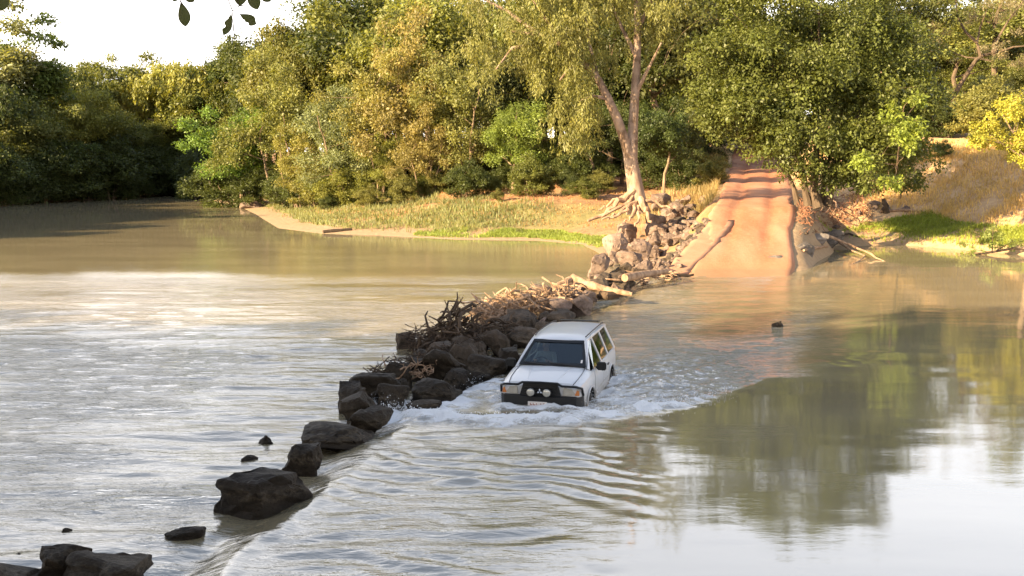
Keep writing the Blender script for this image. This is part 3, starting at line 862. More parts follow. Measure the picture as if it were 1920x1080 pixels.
SHRUBS = [
 ('dark shaded shrub beside the paperbark roots', 1068, 69, 318, 1.0, DG),
 ('green shrub low left of the paperbark', 925, 75, 330, 1.3, MG),
 ('olive shrub overhanging the leaf litter below golden scrub', 755, 82, 318, 1.0, OL),
 ('pale green shrub behind the reeds', 640, 92, 318, 1.2, YG),
 ('dark shrub at the water under the bright leaning tree', 425, 122, 300, 1.6, DG),
 ('second dark shrub at the water on the point', 480, 117, 315, 1.4, DG),
 ('dark shrub behind the point in deep shade', 535, 112, 310, 1.3, DG),
 ('dry grassy shrub on the verge left of the road', 1335, 84, 292, 1.3, OL),
 ('shaded shrub behind the verge left of the road', 1275, 86, 285, 1.3, DG),
 ('shaded shrub right of the paperbark trunk', 1225, 88, 268, 1.5, DG),
 ('dark undergrowth shrub left of the paperbark trunk', 1120, 80, 290, 1.2, DG),
 ('dark undergrowth shrub behind the fresh green tree', 1010, 84, 290, 1.3, DG),
 ('dark shrub in the hollow right of the big dense tree', 1760, 76, 262, 1.1, DG),
 ('olive shrub on the slope behind the yellow bush', 1850, 84, 218, 1.2, OL),
]
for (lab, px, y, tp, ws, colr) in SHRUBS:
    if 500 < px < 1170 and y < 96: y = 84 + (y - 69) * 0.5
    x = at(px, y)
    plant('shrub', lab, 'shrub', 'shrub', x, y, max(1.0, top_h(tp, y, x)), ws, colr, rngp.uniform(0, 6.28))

# the wood behind the banks, row on row
k = 0
for (y, step, p0, p1, t0, t1) in ((134, 62, 540, 1290, -40, 60), (150, 58, 500, 1340, -60, 40), (172, 52, 380, 1345, -40, 60), (196, 50, 420, 1960, -20, 60), (140, 70, 1500, 1980, 0, 90), (165, 60, 1480, 2000, -30, 60), (182, 48, -40, 420, 150, 215), (168, 60, -40, 260, 190, 250)):
    px = p0
    while px < p1:
        tp = rngp.uniform(t0, t1) + (max(0, 640 - px) * 0.55 if p0 > 0 else 0)
        yy = y + rngp.uniform(-6, 6); x = at(px, yy)
        hh = min(24.0, top_h(tp, yy, x))
        plant('tree', 'tree of the wood behind the bank trees, glimpsed between nearer crowns', 'tree', ('broad', 'lobed', 'tall', 'broad')[k % 4], x, yy, hh, rngp.uniform(0.9, 1.25), (DG, MG, OL, MG)[int(rngp.integers(0, 4))], rngp.uniform(0, 6.28), group='trees of the wood behind the banks')
        px += step * rngp.uniform(0.8, 1.2); k += 1
for (y0, y1, p0, p1, n, h0, h1) in ((96, 130, 540, 1330, 46, 2.5, 5.0), (98, 104, 640, 1260, 14, 1.6, 3.2), (82, 92, 860, 1130, 9, 1.0, 3.4), (86, 96, 600, 860, 6, 0.8, 2.4), (84, 130, 1580, 1960, 22, 2.5, 5.0), (135, 185, 400, 1980, 50, 3, 6), (240, 275, 1330, 1490, 12, 4, 8)):
    for i in range(n):
        px = p0 + (p1 - p0) * (i + rngp.uniform(0, 1)) / n; yy = rngp.uniform(y0, y1); x = at(px, yy)
        if yy < 235 and abs(x - float(road_x(yy))) < float(road_w(yy)) + 2.2: continue
        plant('shrub', 'undergrowth shrub in the shade between the trunks of the wood', 'shrub', 'shrub', x, yy, rngp.uniform(h0, h1), rngp.uniform(1.0, 1.5), (DG, MG, OL)[i % 3], rngp.uniform(0, 6.28), group='undergrowth shrubs in the wood')
LB = [(-57, 70), (-58, 95), (-61, 116)] + [g2(0, 384), g2(80, 380), g2(150, 376), g2(230, 371), g2(300, 367), g2(372, 365), g2(392, 376)]
for i in range(64):
    t = i / 64 * (len(LB) - 1); j = int(t); f = t - j
    p = np.array(LB[j]) * (1 - f) + np.array(LB[j + 1]) * f + rngp.normal(0, 1.0, 2) + np.array([-0.5, 0.8 + 2.5 * (i % 2)])
    plant('shrub', 'dark shrub hanging over the shaded water along the left bank', 'shrub', 'shrub', p[0], p[1], rngp.uniform(4, 9), rngp.uniform(1.0, 1.4), DG, rngp.uniform(0, 6.28), group='dark shrubs along the left bank')

# trees of the near and left bank beside the viewpoint, whose shade lies over the crossing
SHADE = [(-47, 4, 15.5), (-41, 7, 15), (-35.5, 3.5, 16), (-30, 6.5, 15), (-25, 3, 16), (-20, 6, 15.5), (-15.5, 2, 16), (-10.5, 4.5, 15),
         (-44, -6, 17), (-36, -7, 18), (-28, -6, 17.5), (-20, -8, 18), (-12, -7, 17), (-5, -9, 17), (3, -11, 17), (-53, 5, 16), (-59, 3, 15), (-24, -16, 19), (-10, -18, 19), (-66, 5, 16)]
for k, (x, y, hh) in enumerate(SHADE):
    plant('tree', 'riverside tree of the near bank beside the viewpoint, shading the crossing', 'tree', ('broad', 'lobed')[k % 2], x, y, hh + 0.2, 1.0, MG, k * 1.3, group='near bank trees beside the viewpoint')
for k, (x, y, hh) in enumerate([(-62, 58, 17), (-63, 66, 18), (-62, 74, 18.5), (-64, 82, 18), (-63, 90, 17), (-65, 98, 15), (-66, 106, 13), (-68, 114, 12), (-71, 62, 19), (-72, 72, 19.5), (-72, 82, 19), (-73, 92, 18), (-74, 102, 16), (-77, 112, 15), (-64, 48, 15), (-66, 38, 13), (-74, 132, 18), (-84, 128, 19), (-78, 148, 20), (-90, 150, 20), (-66, 165, 20), (-62, 180, 20), (-52, 188, 20), (-42, 192, 19)]):
    plant('tree', 'tall tree of the left bank left of the picture', 'tree', ('broad', 'lobed', 'weep')[k % 3], x, y, hh - (3.0 if y < 125 else 0), 1.15, MG, k * 1.7, group='left bank trees beyond the left picture edge')

# ------------------------------------------------------------------ the paperbark with twin trunks
rng = np.random.default_rng(77)
PY = 62.0
pb = empty('paperbark_tree', tuple(W(1195, 388, PY)))
tag(pb, 'tall pale paperbark forking into two trunks, gnarled roots bared beside the road', 'tree')
pb0 = np.array(pb.location)
def PW(px, py, dy=0.0): return tuple(W(px, py, PY + dy) - pb0)
mb = MB()
mb.tube([PW(1197, 400), PW(1195, 380), PW(1190, 345), PW(1184, 310), PW(1180, 285)], [0.72, 0.54, 0.44, 0.40, 0.37], 12)
mb.build('trunk', M['paper'], pb, True)
mb = MB()
mb.tube([PW(1183, 305), PW(1186, 270), PW(1187, 235, .2), PW(1190, 190, .3), PW(1194, 120, .5), PW(1196, 50, .6), PW(1193, -20, .8), PW(1200, -110, 1)], [0.36, 0.31, 0.28, 0.26, 0.23, 0.2, 0.17, 0.1], 10)
for (a, b, c) in (((1194, 60, .5), (1230, -20, .2), (1262, -60, 0)), ((1195, 110, .5), (1165, 50, .8), (1140, -10, 1.2)), ((1194, 0, .6), (1170, -60, .6), (1150, -110, .4)), ((1190, 180, .4), (1215, 130, -.3), (1240, 80, -.8))):
    mb.tube([PW(*a), PW(*b), PW(*c)], [0.14, 0.09, 0.04], 6)
mb.build('upright_stem', M['paper'], pb, True)
mb = MB()
mb.tube([PW(1182, 300), PW(1172, 265, -.2), PW(1158, 225, -.4), PW(1140, 185, -.6), PW(1122, 150, -.7), PW(1095, 118, -.8), PW(1060, 88, -.8), PW(1010, 65, -.6), PW(960, 58, -.3)], [0.34, 0.29, 0.27, 0.24, 0.21, 0.18, 0.14, 0.1, 0.06], 10)
for (a, b, c) in (((1122, 150, -.7), (1105, 80, -.3), (1095, 10, .2)), ((1095, 118, -.8), (1070, 125, -1.4), (1050, 150, -1.8)), ((1060, 88, -.8), (1020, 30, -1), (985, -20, -1)), ((1040, 78, -.8), (960, 90, -1.2), (930, 130, -1.5)), ((1010, 65, -.6), (950, 20, 0), (890, -10, .4)), ((1140, 185, -.6), (1110, 180, -1), (1085, 190, -1.4))):
    mb.tube([PW(*a), PW(*b), PW(*c)], [0.13, 0.085, 0.04], 6)
mb.build('leaning_stem', M['paper'], pb, True)
rt = [((1188, 362, -.3), (1160, 378, -.8), (1135, 398, -1.2), (1102, 414, -1.6)), ((1186, 370, -.4), (1160, 392, -1.0), (1128, 404, -1.3), (1112, 412, -1.0)),
      ((1190, 378, -.6), (1170, 396, -1.3), (1150, 408, -1.8), (1128, 412, -2.0)), ((1200, 372, -.6), (1209, 388, -1.2), (1214, 404, -1.6), (1222, 416, -1.9)),
      ((1203, 372, -.1), (1222, 378, -.2), (1244, 384, -.2), (1262, 392, -.4)), ((1192, 384, -.7), (1188, 398, -1.4), (1182, 410, -1.9), (1170, 416, -2.1)), ((1196, 385, -.7), (1200, 400, -1.5), (1196, 414, -2.0), (1190, 424, -2.3)),
      ((1184, 366, 0), (1158, 372, .1), (1138, 384, .1), (1122, 394, 0)), ((1175, 384, -1.0), (1163, 404, -1.3), (1150, 402, -1.5), (1140, 412, -1.7))]
for k, r in enumerate(rt):
    P = [np.array(PW(*q)) for q in r]; pts = []
    for i in range(len(P) - 1):
        for t in (0, 0.34, 0.67): pts.append(tuple(P[i] * (1 - t) + P[i + 1] * t + rng.normal(0, 0.06, 3)))
    pts.append(tuple(P[-1])); n = len(pts)
    MB().tube(pts, [(0.20 if k in (0, 3) else 0.12) * (1 - 0.7 * i / n) for i in range(n)], 8).build('root', M['root'], pb, True)
cl = []
def clump_box(x0, x1, y0, y1, n, dy0, dy1, r0, r1):
    for i in range(n):
        p = PW(rng.uniform(x0, x1), rng.uniform(y0, y1), rng.uniform(dy0, dy1)); cl.append((*p, rng.uniform(r0, r1)))
clump_box(1060, 1150, -90, 110, 20, -2.5, 2.5, 0.5, 0.9)
clump_box(960, 1090, -60, 100, 26, -2.5, 2.5, 0.5, 0.9)
clump_box(860, 980, -60, 60, 16, -2, 2.0, 0.5, 0.85)
clump_box(1040, 1115, 110, 225, 15, -2.4, 0.5, 0.5, 0.8)
clump_box(1150, 1290, -110, 40, 26, -2.0, 2.5, 0.45, 0.85)
clump_box(920, 1010, 60, 120, 7, -1.5, 1.0, 0.45, 0.7)
clump_box(1075, 1105, 215, 265, 4, -2.2, -0.5, 0.35, 0.5)
clump_box(980, 1110, -40, 100, 24, -3.0, -0.8, 0.45, 0.8)
clump_box(1080, 1250, -100, 40, 20, 0.8, 2.6, 0.45, 0.8)
clump_box(880, 1040, 20, 150, 18, -2.0, 1.5, 0.45, 0.8)
clump_box(1205, 1280, 10, 100, 9, 0.0, 1.8, 0.4, 0.7)
clump_box(1030, 1110, 170, 260, 12, -2.4, -0.6, 0.4, 0.65)
cm = crown_mesh('paperbark_crown', cl, rng, 64000, 0.20, 0.055, 'weep')
o = link(bpy.data.objects.new('crown', cm), pb); o.color = (0.150, 0.150, 0.042, 1)

# ------------------------------------------------------------------ the big dense tree right of the road
BY = 61.0
bt = empty('dense_tree', (at(1535, BY), BY, float(ground_z(np.array([at(1535, BY)]), np.array([BY]))[0])))
tag(bt, 'huge dense dark-green tree overhanging right side of the red road', 'tree')
b0 = np.array(bt.location)
def BW(px, py, dy=0.0): return tuple(W(px, py, BY + dy) - b0)
rng = np.random.default_rng(88)
cl = []
def blob(px, py, rx, ry, n, rz=3.6, dy=0.0, r0=0.6, r1=1.15):
    """clumps in an ellipsoid centred on a place in the crown"""
    k = 0
    while k < n:
        d = rng.normal(0, 1, 3); d /= np.linalg.norm(d); q = rng.random() ** 0.42
        cl.append((*BW(px + d[0] * rx * q, py + d[2] * ry * q, dy + d[1] * rz * q), rng.uniform(r0, r1))); k += 1
blob(1520, 60, 185, 130, 90, 4.5)
blob(1390, 150, 105, 105, 42, 3.0, -0.5)
blob(1420, 215, 95, 60, 26, 2.5, -1.0, 0.5, 0.9)
blob(1600, 175, 170, 125, 80, 4.2, 0.5)
blob(1690, 110, 90, 130, 34, 3.5, 1.5)
blob(1520, 255, 100, 65, 30, 2.5, -1.0, 0.5, 0.9)
blob(1660, 260, 90, 60, 26, 3.0, 0.8, 0.5, 0.9)
blob(1330, 95, 55, 45, 12, 2.0, 0.5, 0.5, 0.8)
blob(1380, -20, 90, 50, 18, 3.0, 1.0)
blob(1560, -60, 150, 50, 30, 4.0, 1.0)
blob(1600, 320, 85, 40, 22, 2.0, 0.5, 0.45, 0.8)
blob(1700, 310, 75, 45, 22, 2.5, 2.0, 0.5, 0.8)
blob(1455, 265, 70, 45, 20, 2.0, -1.0, 0.45, 0.8)
blob(1345, 190, 60, 60, 18, 2.0, -0.3, 0.5, 0.85)
blob(1580, 120, 170, 150, 60, 3.5, 1.5)
blob(1485, 290, 55, 38, 16, 1.8, -1.5, 0.4, 0.7)
blob(1640, 290, 90, 55, 26, 2.0, -1.2, 0.45, 0.8)
blob(1350, 235, 45, 35, 10, 1.8, -0.5, 0.4, 0.7)
blob(1530, 322, 50, 26, 14, 1.2, -1.8, 0.35, 0.6)
blob(1585, 335, 55, 28, 14, 1.2, -1.0, 0.35, 0.6)
cm = crown_mesh('dense_crown', cl, rng, 125000, 0.20, 0.11, 'round', 0.7)
o = link(bpy.data.objects.new('crown', cm), bt); o.color = (0.090, 0.106, 0.025, 1)
tr = []
for (pts, r) in (([(1515, 385, 0), (1505, 330, -.2), (1490, 270, -.2), (1470, 180, 0), (1440, 90, .2)], 0.20), ([(1530, 388, -.2), (1528, 330, -.2), (1535, 260, 0), (1540, 150, 0), (1535, 30, .3)], 0.24),
                 ([(1552, 388, 0), (1560, 335, .2), (1585, 270, .4), (1620, 190, .6), (1660, 110, .8)], 0.19), ([(1540, 384, .5), (1545, 320, .9), (1575, 240, 1.4), (1590, 100, 1.6)], 0.18), ([(1500, 380, .4), (1478, 330, .8), (1440, 260, .6), (1400, 190, .2)], 0.15)):
    P = [np.array(BW(*q)) for q in pts]; pp = []
    for i in range(len(P) - 1):
        for t in (0, 0.5): pp.append(tuple(P[i] * (1 - t) + P[i + 1] * t + rng.normal(0, 0.07, 3)))
    pp.append(tuple(P[-1])); tr.append((pp, r))
tm = limb_mesh('dense_trunk', tr, cl, rng, 0.4, M['bark_dark'], 16, 90)
link(bpy.data.objects.new('trunk', tm), bt)
for k in range(16):           # bared roots hanging over the washed out bank
    px = rng.uniform(1500, 1610); py = rng.uniform(352, 392); P0 = GT(px, py) - b0 + np.array([0, 0, 0.25])
    P1 = GT(px + rng.uniform(-30, 30), py + rng.uniform(25, 45)) - b0
    pts = bend(P0, P1, rng, 6, 0.14); r = rng.uniform(0.025, 0.06)
    MB().tube(pts, [r * (1 - 0.12 * i) for i in range(6)], 5).build('root', M['root'], bt, True)

# sapling with big bright leaves in front of the dense tree
rng = np.random.default_rng(91)
e = empty('sapling', tuple(GT(1690, 372)))
e0 = np.array(e.location); tag(e, 'slim sapling with bright green leaves in front of the dense dark tree', 'tree')
cl = [(*(W(px, py, 56.4 + rng.uniform(-.8, .8)) - e0), rng.uniform(0.22, 0.42)) for px, py in
      [(rng.normal(1690, 22), rng.normal(232, 24)) for k in range(26)] + [(1625 + rng.normal(0, 9), 300 + rng.normal(0, 8)) for k in range(5)] + [(1668 + rng.normal(0, 9), 340 + rng.normal(0, 7)) for k in range(5)]]
o = link(bpy.data.objects.new('crown', crown_mesh('sapling_crown', cl, rng, 2600, 0.22, 0.12, 'round', 0.8)), e); o.color = (0.16, 0.20, 0.035, 1)
tk = [tuple(W(px, py, yy_) - e0) for px, py, yy_ in ((1690, 380, e0[1]), (1688, 350, e0[1] - .6), (1682, 310, 59.5), (1686, 270, 58), (1690, 230, 56.8), (1695, 200, 56.4))]; tk[0] = (0, 0, -0.2)
link(bpy.data.objects.new('trunk', limb_mesh('sapling_trunk', [(tk, 0.06)], cl, rng, 0.06, M['bark'], 10, 24)), e)

# leaning dark limb tree, top right
rng = np.random.default_rng(92)
lx0 = at(1770, 92); e = empty('leaning_tree', (lx0, 92.0, float(ground_z(np.array([lx0]), np.array([92.0]))[0])))
e0 = np.array(e.location); tag(e, 'thin leafed tree with a dark leaning limb against the sky at upper right', 'tree')
tk = [tuple(W(px, py, 92) - e0) for px, py in ((1775, 250), (1783, 205), (1795, 168), (1812, 140), (1830, 112), (1842, 104))]; tk[0] = (0, 0, -0.4)
cl = [(*(W(rng.uniform(1745, 1960), rng.uniform(-70, 120), 92 + rng.uniform(-3, 3)) - e0), rng.uniform(0.35, 0.75)) for k in range(60)]
mb = MB(); mb.tube(tk, [0.3, 0.24, 0.2, 0.18, 0.15, 0.13], 8)
for br in (((1842, 104), (1870, 98), (1900, 88), (1950, 84)), ((1838, 106), (1832, 80), (1838, 50), (1850, 20)), ((1860, 100), (1872, 70), (1890, 40), (1920, 0)), ((1832, 80), (1810, 60), (1795, 30), (1790, -20))):
    mb.tube([tuple(W(px, py, 92 + rng.uniform(-.6, .6)) - e0) for px, py in br], [0.13, 0.10, 0.07, 0.03], 6)
mb.build('trunk', M['bark_dark'], e, True)
o = link(bpy.data.objects.new('crown', crown_mesh('leaning_crown', cl, rng, 9000, 0.17, 0.06, 'round', 0.45)), e); o.color = (0.20, 0.17, 0.10, 1)

# yellow bush at the right edge
rng = np.random.default_rng(93)
yx = at(1935, 60); e = empty('yellow_bush', (yx, 60.0, float(ground_z(np.array([yx]), np.array([60.0]))[0])))
e0 = np.array(e.location); tag(e, 'bright yellow-green bush on the dry slope at right edge', 'bush')
cl = []
for (px, py, s, n) in ((1890, 205, 26, 10), (1850, 235, 22, 9), (1910, 250, 30, 12), (1835, 262, 12, 4), (1900, 290, 22, 7), (1940, 210, 30, 10), (1950, 280, 30, 8), (1870, 262, 18, 6)):
    for k in range(n): cl.append((*(W(px + rng.normal(0, s * .6), py + rng.normal(0, s * .5), 60 + rng.normal(0, .8)) - e0), rng.uniform(0.25, 0.5)))
tr = [([(0, 0, -0.3)] + [tuple(W(px, py, 60 + rng.uniform(-.5, .5)) - e0) for px, py in pp], 0.09) for pp in (((1930, 290), (1900, 250), (1880, 215)), ((1935, 280), (1940, 240), (1945, 200)), ((1925, 300), (1880, 270), (1845, 245)))]
link(bpy.data.objects.new('stem', limb_mesh('yellow_stem', tr, cl, rng, 0.1, M['bark'], 12, 40)), e)
o = link(bpy.data.objects.new('foliage', crown_mesh('yellow_foliage', cl, rng, 11000, 0.13, 0.09, 'round', 0.75, tint_bias=0.1)), e); o.color = (0.30, 0.29, 0.045, 1)

# ------------------------------------------------------------------ rocks
def n3(P, f, seed):
    """rough solid noise from three lattice planes"""
    return (fbm(P[:, 0] * f + 7, P[:, 1] * f, seed, 4) + fbm(P[:, 1] * f, P[:, 2] * f + 3, seed + 9, 4) + fbm(P[:, 2] * f - 5, P[:, 0] * f, seed + 21, 4)) / 3 - 0.5
def rock_mesh(seed, facets=15, rough=0.16, pts=None):
    rng = np.random.default_rng(seed)
    bm = bmesh.new()
    if pts is None:
        pts = []
        for k in range(facets):
            d = rng.normal(0, 1, 3); d /= np.linalg.norm(d)
            d = np.sign(d) * np.abs(d) ** 0.75; d /= max(np.abs(d).max(), 0.001) ** 0.6
            pts.append(d * rng.uniform(0.74, 1.0) * 0.56)
    for p in pts: bm.verts.new(p)
    bmesh.ops.convex_hull(bm, input=bm.verts)
    bmesh.ops.delete(bm, geom=[v for v in bm.verts if not v.link_faces], context='VERTS')
    bmesh.ops.dissolve_limit(bm, angle_limit=R(12), verts=bm.verts, edges=bm.edges)
    bmesh.ops.bevel(bm, geom=list(bm.edges), offset=0.022, segments=1, profile=0.6, affect='EDGES', clamp_overlap=True)
    bmesh.ops.triangulate(bm, faces=bm.faces)
    for k in range(3):
        bmesh.ops.subdivide_edges(bm, edges=[e for e in bm.edges if e.calc_length() > 0.12], cuts=1)
        bmesh.ops.triangulate(bm, faces=bm.faces)
    bmesh.ops.recalc_face_normals(bm, faces=bm.faces)
    bm.normal_update()
    P = np.array([v.co for v in bm.verts]); Nn = np.array([v.normal for v in bm.verts])
    q = n3(P, 2.2, seed) * rough * 1.2 + n3(P, 6.0, seed + 50) * rough * 0.8
    P = P + Nn * q[:, None]
    # split layers: shallow ledges across the block
    lay = P @ np.array([0.25, 0.15, 1.0]) * 5.0 + n3(P, 3.0, seed + 80) * 3
    P = P + Nn * (0.024 * np.sign(np.sin(lay * 2.1)))[:, None]
    lo, hi = P.min(0), P.max(0); P = (P - (lo + hi) / 2) / (hi - lo)
    for v, p in zip(bm.verts, P): v.co = p
    me = bpy.data.meshes.new('rock'); bm.to_mesh(me); bm.free()
    me.polygons.foreach_set('use_smooth', [True] * len(me.polygons)); me.set_sharp_from_angle(angle=R(22)); me.update()
    return me
ROCKS = {}
BLOCK = [(-0.5, -0.15, -0.5), (-0.5, 0.2, -0.45), (-0.48, -0.1, 0.28), (-0.34, 0.05, 0.42), (-0.1, -0.05, 0.40), (-0.08, 0.35, 0.44), (0.08, -0.5, -0.5), (0.0, -0.42, 0.30), (0.22, -0.22, 0.44), (0.5, 0.05, -0.02), (0.36, 0.2, 0.36), (0.5, 0.3, -0.5), (0.1, 0.5, -0.5), (0.05, 0.5, 0.3)]
def rmesh(i, mat):
    key = (i, mat)
    if key not in ROCKS:
        base = ROCKS.get(i)
        if base is None:
            base = rock_mesh(400 + i, pts=BLOCK if i == 20 else None); ROCKS[i] = base
        c = base.copy(); c.materials.append(M[mat]); ROCKS[key] = c
    return ROCKS[key]
def rock(label, px0, px1, pyt, pyb, i, mat, depth=1.0, zb=0.0, rz=0.0, tilt=(0, 0), group=None, name='rock'):
    """a boulder whose foot stands at the bottom row, spanning the given columns and rows"""
    p = G((px0 + px1) / 2, pyb, zb)
    k = p[1] / F * 1.005
    w = (px1 - px0) * k; dp = w * depth
    yc = p[1] + dp * 0.42
    h = (pyb - pyt) * k - dp * 0.42 * (CAMZ - zb) / p[1] * 0.85
    h = max(h, 0.22 * w)
    o = link(bpy.data.objects.new(name, rmesh(i, mat)))
    sink = min(0.30, 0.45 * h + 0.04)
    o.scale = (w, dp, h + sink); o.location = (p[0] * yc / p[1] if False else p[0], yc, zb + (h - sink) / 2)
    o.rotation_euler = (tilt[0], tilt[1], rz)
    tag(o, label, 'rock', group)
    return o
W_, D_, M_ = 'rock_wet', 'rock_dry', 'rock_mid'
rock('dark boulder cut by the bottom left corner', -70, 90, 1046, 1098, 0, W_, 0.9)
rock('peaked dark boulder at bottom left, behind the rounded one', 60, 160, 1018, 1078, 1, W_, 0.8)
rock('rounded dark boulder cut by the bottom edge near left corner', 88, 268, 1036, 1105, 2, W_, 0.8, 0, 0.3)
rock('big lone black block with two broad faces in the near rapids', 388, 582, 880, 966, 20, W_, 0.62, -0.12, 0.0)
rock('low wet stone awash left of the nearest crossing edge', 303, 384, 986, 1014, 4, W_, 0.6, -0.12, 0.4)
rock('wedge shaped dark rock beside the big lone block', 526, 604, 828, 884, 5, W_, 0.8, -0.05, -0.3)
rock('long flat-topped dark slab in the row of rocks', 548, 696, 794, 842, 6, W_, 0.8, -0.05, 0.1)
rock('rounded dark rock behind the long flat slab', 634, 740, 758, 812, 7, W_, 0.8, 0, 0.5)
rock('tilted dark rock over the rounded one by foam', 634, 708, 734, 784, 8, W_, 0.7, 0.05, -0.2, (0.1, -0.35))
rock('small dark rock at the left end of the crossing heap', 630, 690, 714, 764, 9, W_, 0.9)
rock('broad dark rock at the left shoulder of the heap', 648, 748, 694, 742, 10, W_, 0.8, 0.05, 0.2)
rock('knobbly dark rock above the heap of twigs', 718, 772, 676, 716, 11, W_, 0.9, 0.1)
rock('largest dark boulder in the middle of the heap', 772, 894, 646, 712, 0, W_, 0.8, 0.08, 0.6)
rock('small wet rock with foam on all sides left of car', 758, 830, 747, 773, 4, W_, 0.7, -0.02, 0.1)
rock('dark rock with a pale flat top in the foam', 764, 864, 710, 752, 6, W_, 0.7, 0.0, -0.2)
rock('lone small dark rock left of the drift pile', 740, 779, 622, 654, 1, M_, 0.8, -0.1)
rock('squarish rock under the drift pile right of centre', 898, 960, 614, 664, 3, M_, 0.8, 0.0, -0.2)
rock('oblong rock behind the car roof', 950, 1024, 612, 646, 6, M_, 0.7, 0.0, 0.0)
rock('low broad rock left of car, waterline in foam', 872, 958, 664, 706, 2, W_, 0.8, 0.0, 0.3)
rock('dark upright rock touching the car\'s windscreen side', 934, 982, 648, 696, 8, W_, 0.9, 0.0)
rock('tiny wet rock awash beside the car bonnet', 892, 922, 701, 714, 4, W_, 0.8, -0.02)
rock('dark rock wedged under the drift pile', 790, 850, 640, 670, 5, M_, 1.0, 0.1)
rock('dark rock behind the car under the lit driftwood', 1010, 1085, 578, 622, 7, M_, 0.9, 0.0, 0.4)
rock('pinkish rock with one sunlit face right of driftwood', 1062, 1112, 550, 592, 3, D_, 0.8, 0.0, 0.5)
rock('dark rock right behind the car roof', 950, 1010, 580, 620, 9, M_, 0.9, 0.05)
rock('brown rock half buried in sunlit driftwood', 990, 1040, 530, 575, 10, D_, 0.9, 0.1)
rock('dark rock at the foot of drift pile beside the crossing', 840, 900, 640, 690, 11, M_, 0.8, 0.02)
rock('flat dark rock between the heap and the car', 820, 880, 690, 730, 5, W_, 0.8, 0.0, 0.8)
rock('dark rock behind the foam left of the heap centre', 700, 770, 716, 760, 2, W_, 0.8, 0.0, 1.0)
rng = np.random.default_rng(19)
for i in range(30):
    t = (i + rng.random()) / 30
    px = 690 + t * 330 + rng.normal(0, 10); py = 752 - t * 140 + rng.normal(0, 9) - abs(rng.normal(0, 12)); w = rng.uniform(18, 44)
    rock('dark rock wedged among the boulders of the crossing heap', px - w / 2, px + w / 2, py - w * rng.uniform(0.5, 0.8), py, int(rng.integers(0, 12)), W_ if t < 0.55 else M_, 0.9, rng.uniform(0, 0.12), rng.uniform(0, 3.1), (rng.uniform(-.4, .4), rng.uniform(-.4, .4)), 'dark rocks filling the crossing heap')
for i in range(26):
    t = (i + rng.random()) / 26
    px = 1020 + t * 190 + rng.normal(0, 8); py = 596 - t * 78 + rng.normal(0, 7); w = rng.uniform(22, 46)
    rock('brown rock half buried under sunlit driftwood', px - w / 2, px + w / 2, py - w * rng.uniform(0.5, 0.8), py, int(rng.integers(0, 12)), M_ if rng.random() < .5 else D_, 0.9, rng.uniform(0, 0.12), rng.uniform(0, 3.1), (rng.uniform(-.4, .4), rng.uniform(-.4, .4)), 'rocks under the sunlit driftwood')
# sunlit riprap at the ramp
rock('big pale pink boulder at the water end of the riprap', 1100, 1148, 474, 520, 7, D_, 0.8, 0.05, 0.4)
rock('large pale block with a black shaded side in the riprap', 1176, 1224, 447, 486, 3, D_, 0.8, 0.35, 0.15)
rock('broad pale sloping rock at left side of the riprap', 1134, 1186, 436, 478, 6, D_, 0.8, 0.15, 0.5, (0, -0.25))
rock('pale rounded boulder right below the paperbark roots', 1210, 1254, 400, 434, 2, D_, 0.8, 0.95, 0.2)
rock('pale cracked rock above the driftwood end', 1158, 1206, 468, 506, 10, D_, 0.8, 0.1, -0.4)
rock('pale long rock along left side of the riprap', 1156, 1196, 416, 450, 8, D_, 0.8, 0.5, 0.8)
rock('rock beside the paperbark trunk, right of its roots', 1222, 1262, 362, 392, 1, D_, 0.9, 1.7, 0.0)
rock('pointed rock at top of the riprap near the road', 1254, 1284, 382, 412, 5, D_, 0.9, 1.35, 0.3)
rng = np.random.default_rng(17)
k = 0
for (px0, px1, py0, py1, n, za, zb) in ((1150, 1262, 478, 512, 26, 0.05, 0.3), (1190, 1290, 440, 480, 34, 0.35, 0.8), (1215, 1315, 405, 442, 34, 0.9, 1.5), (1240, 1322, 380, 408, 22, 1.5, 2.1), (1110, 1180, 440, 500, 14, 0.05, 0.35)):
    for i in range(n):
        py = rng.uniform(py0, py1); f = (py1 - py) / (py1 - py0); px = rng.uniform(px0, px1) + f * 18 + 14
        z = za + (zb - za) * f; w = rng.uniform(11, 27)
        rock('small pale riprap stone piled between paperbark and concrete ramp', px - w / 2, px + w / 2, py - w * rng.uniform(0.5, 0.9), py, int(rng.integers(0, 12)), D_ if rng.random() < 0.75 else M_, 0.9, z, rng.uniform(0, 3.1), (rng.uniform(-.4, .4), rng.uniform(-.4, .4)), 'small riprap stones beside the ramp')
for i in range(64):
    t = rng.random(); off = abs(rng.normal(0, 18)) ; px = np.interp(t, [0, .33, .7, 1], [1250, 1284, 1316, 1336]) - off; yy = np.interp(t, [0, .33, .7, 1], [48.4, 51.3, 54.4, 57.5])
    b = W(px, 400, yy); zz = max(0.0, float(ground_z(np.array([b[0]]), np.array([yy]))[0])); w = rng.uniform(9, 20)
    py = 540 - F * math.tan(math.atan2(zz - CAMZ, yy) + PITCH)
    rock('small brown rubble stone along the left side of the concrete slab', px - w / 2, px + w / 2, py - w * rng.uniform(0.5, 0.8), py, int(rng.integers(0, 12)), D_ if rng.random() < 0.6 else M_, 0.9, zz, rng.uniform(0, 3.1), (rng.uniform(-.4, .4), rng.uniform(-.4, .4)), 'rubble stones beside the concrete slab')
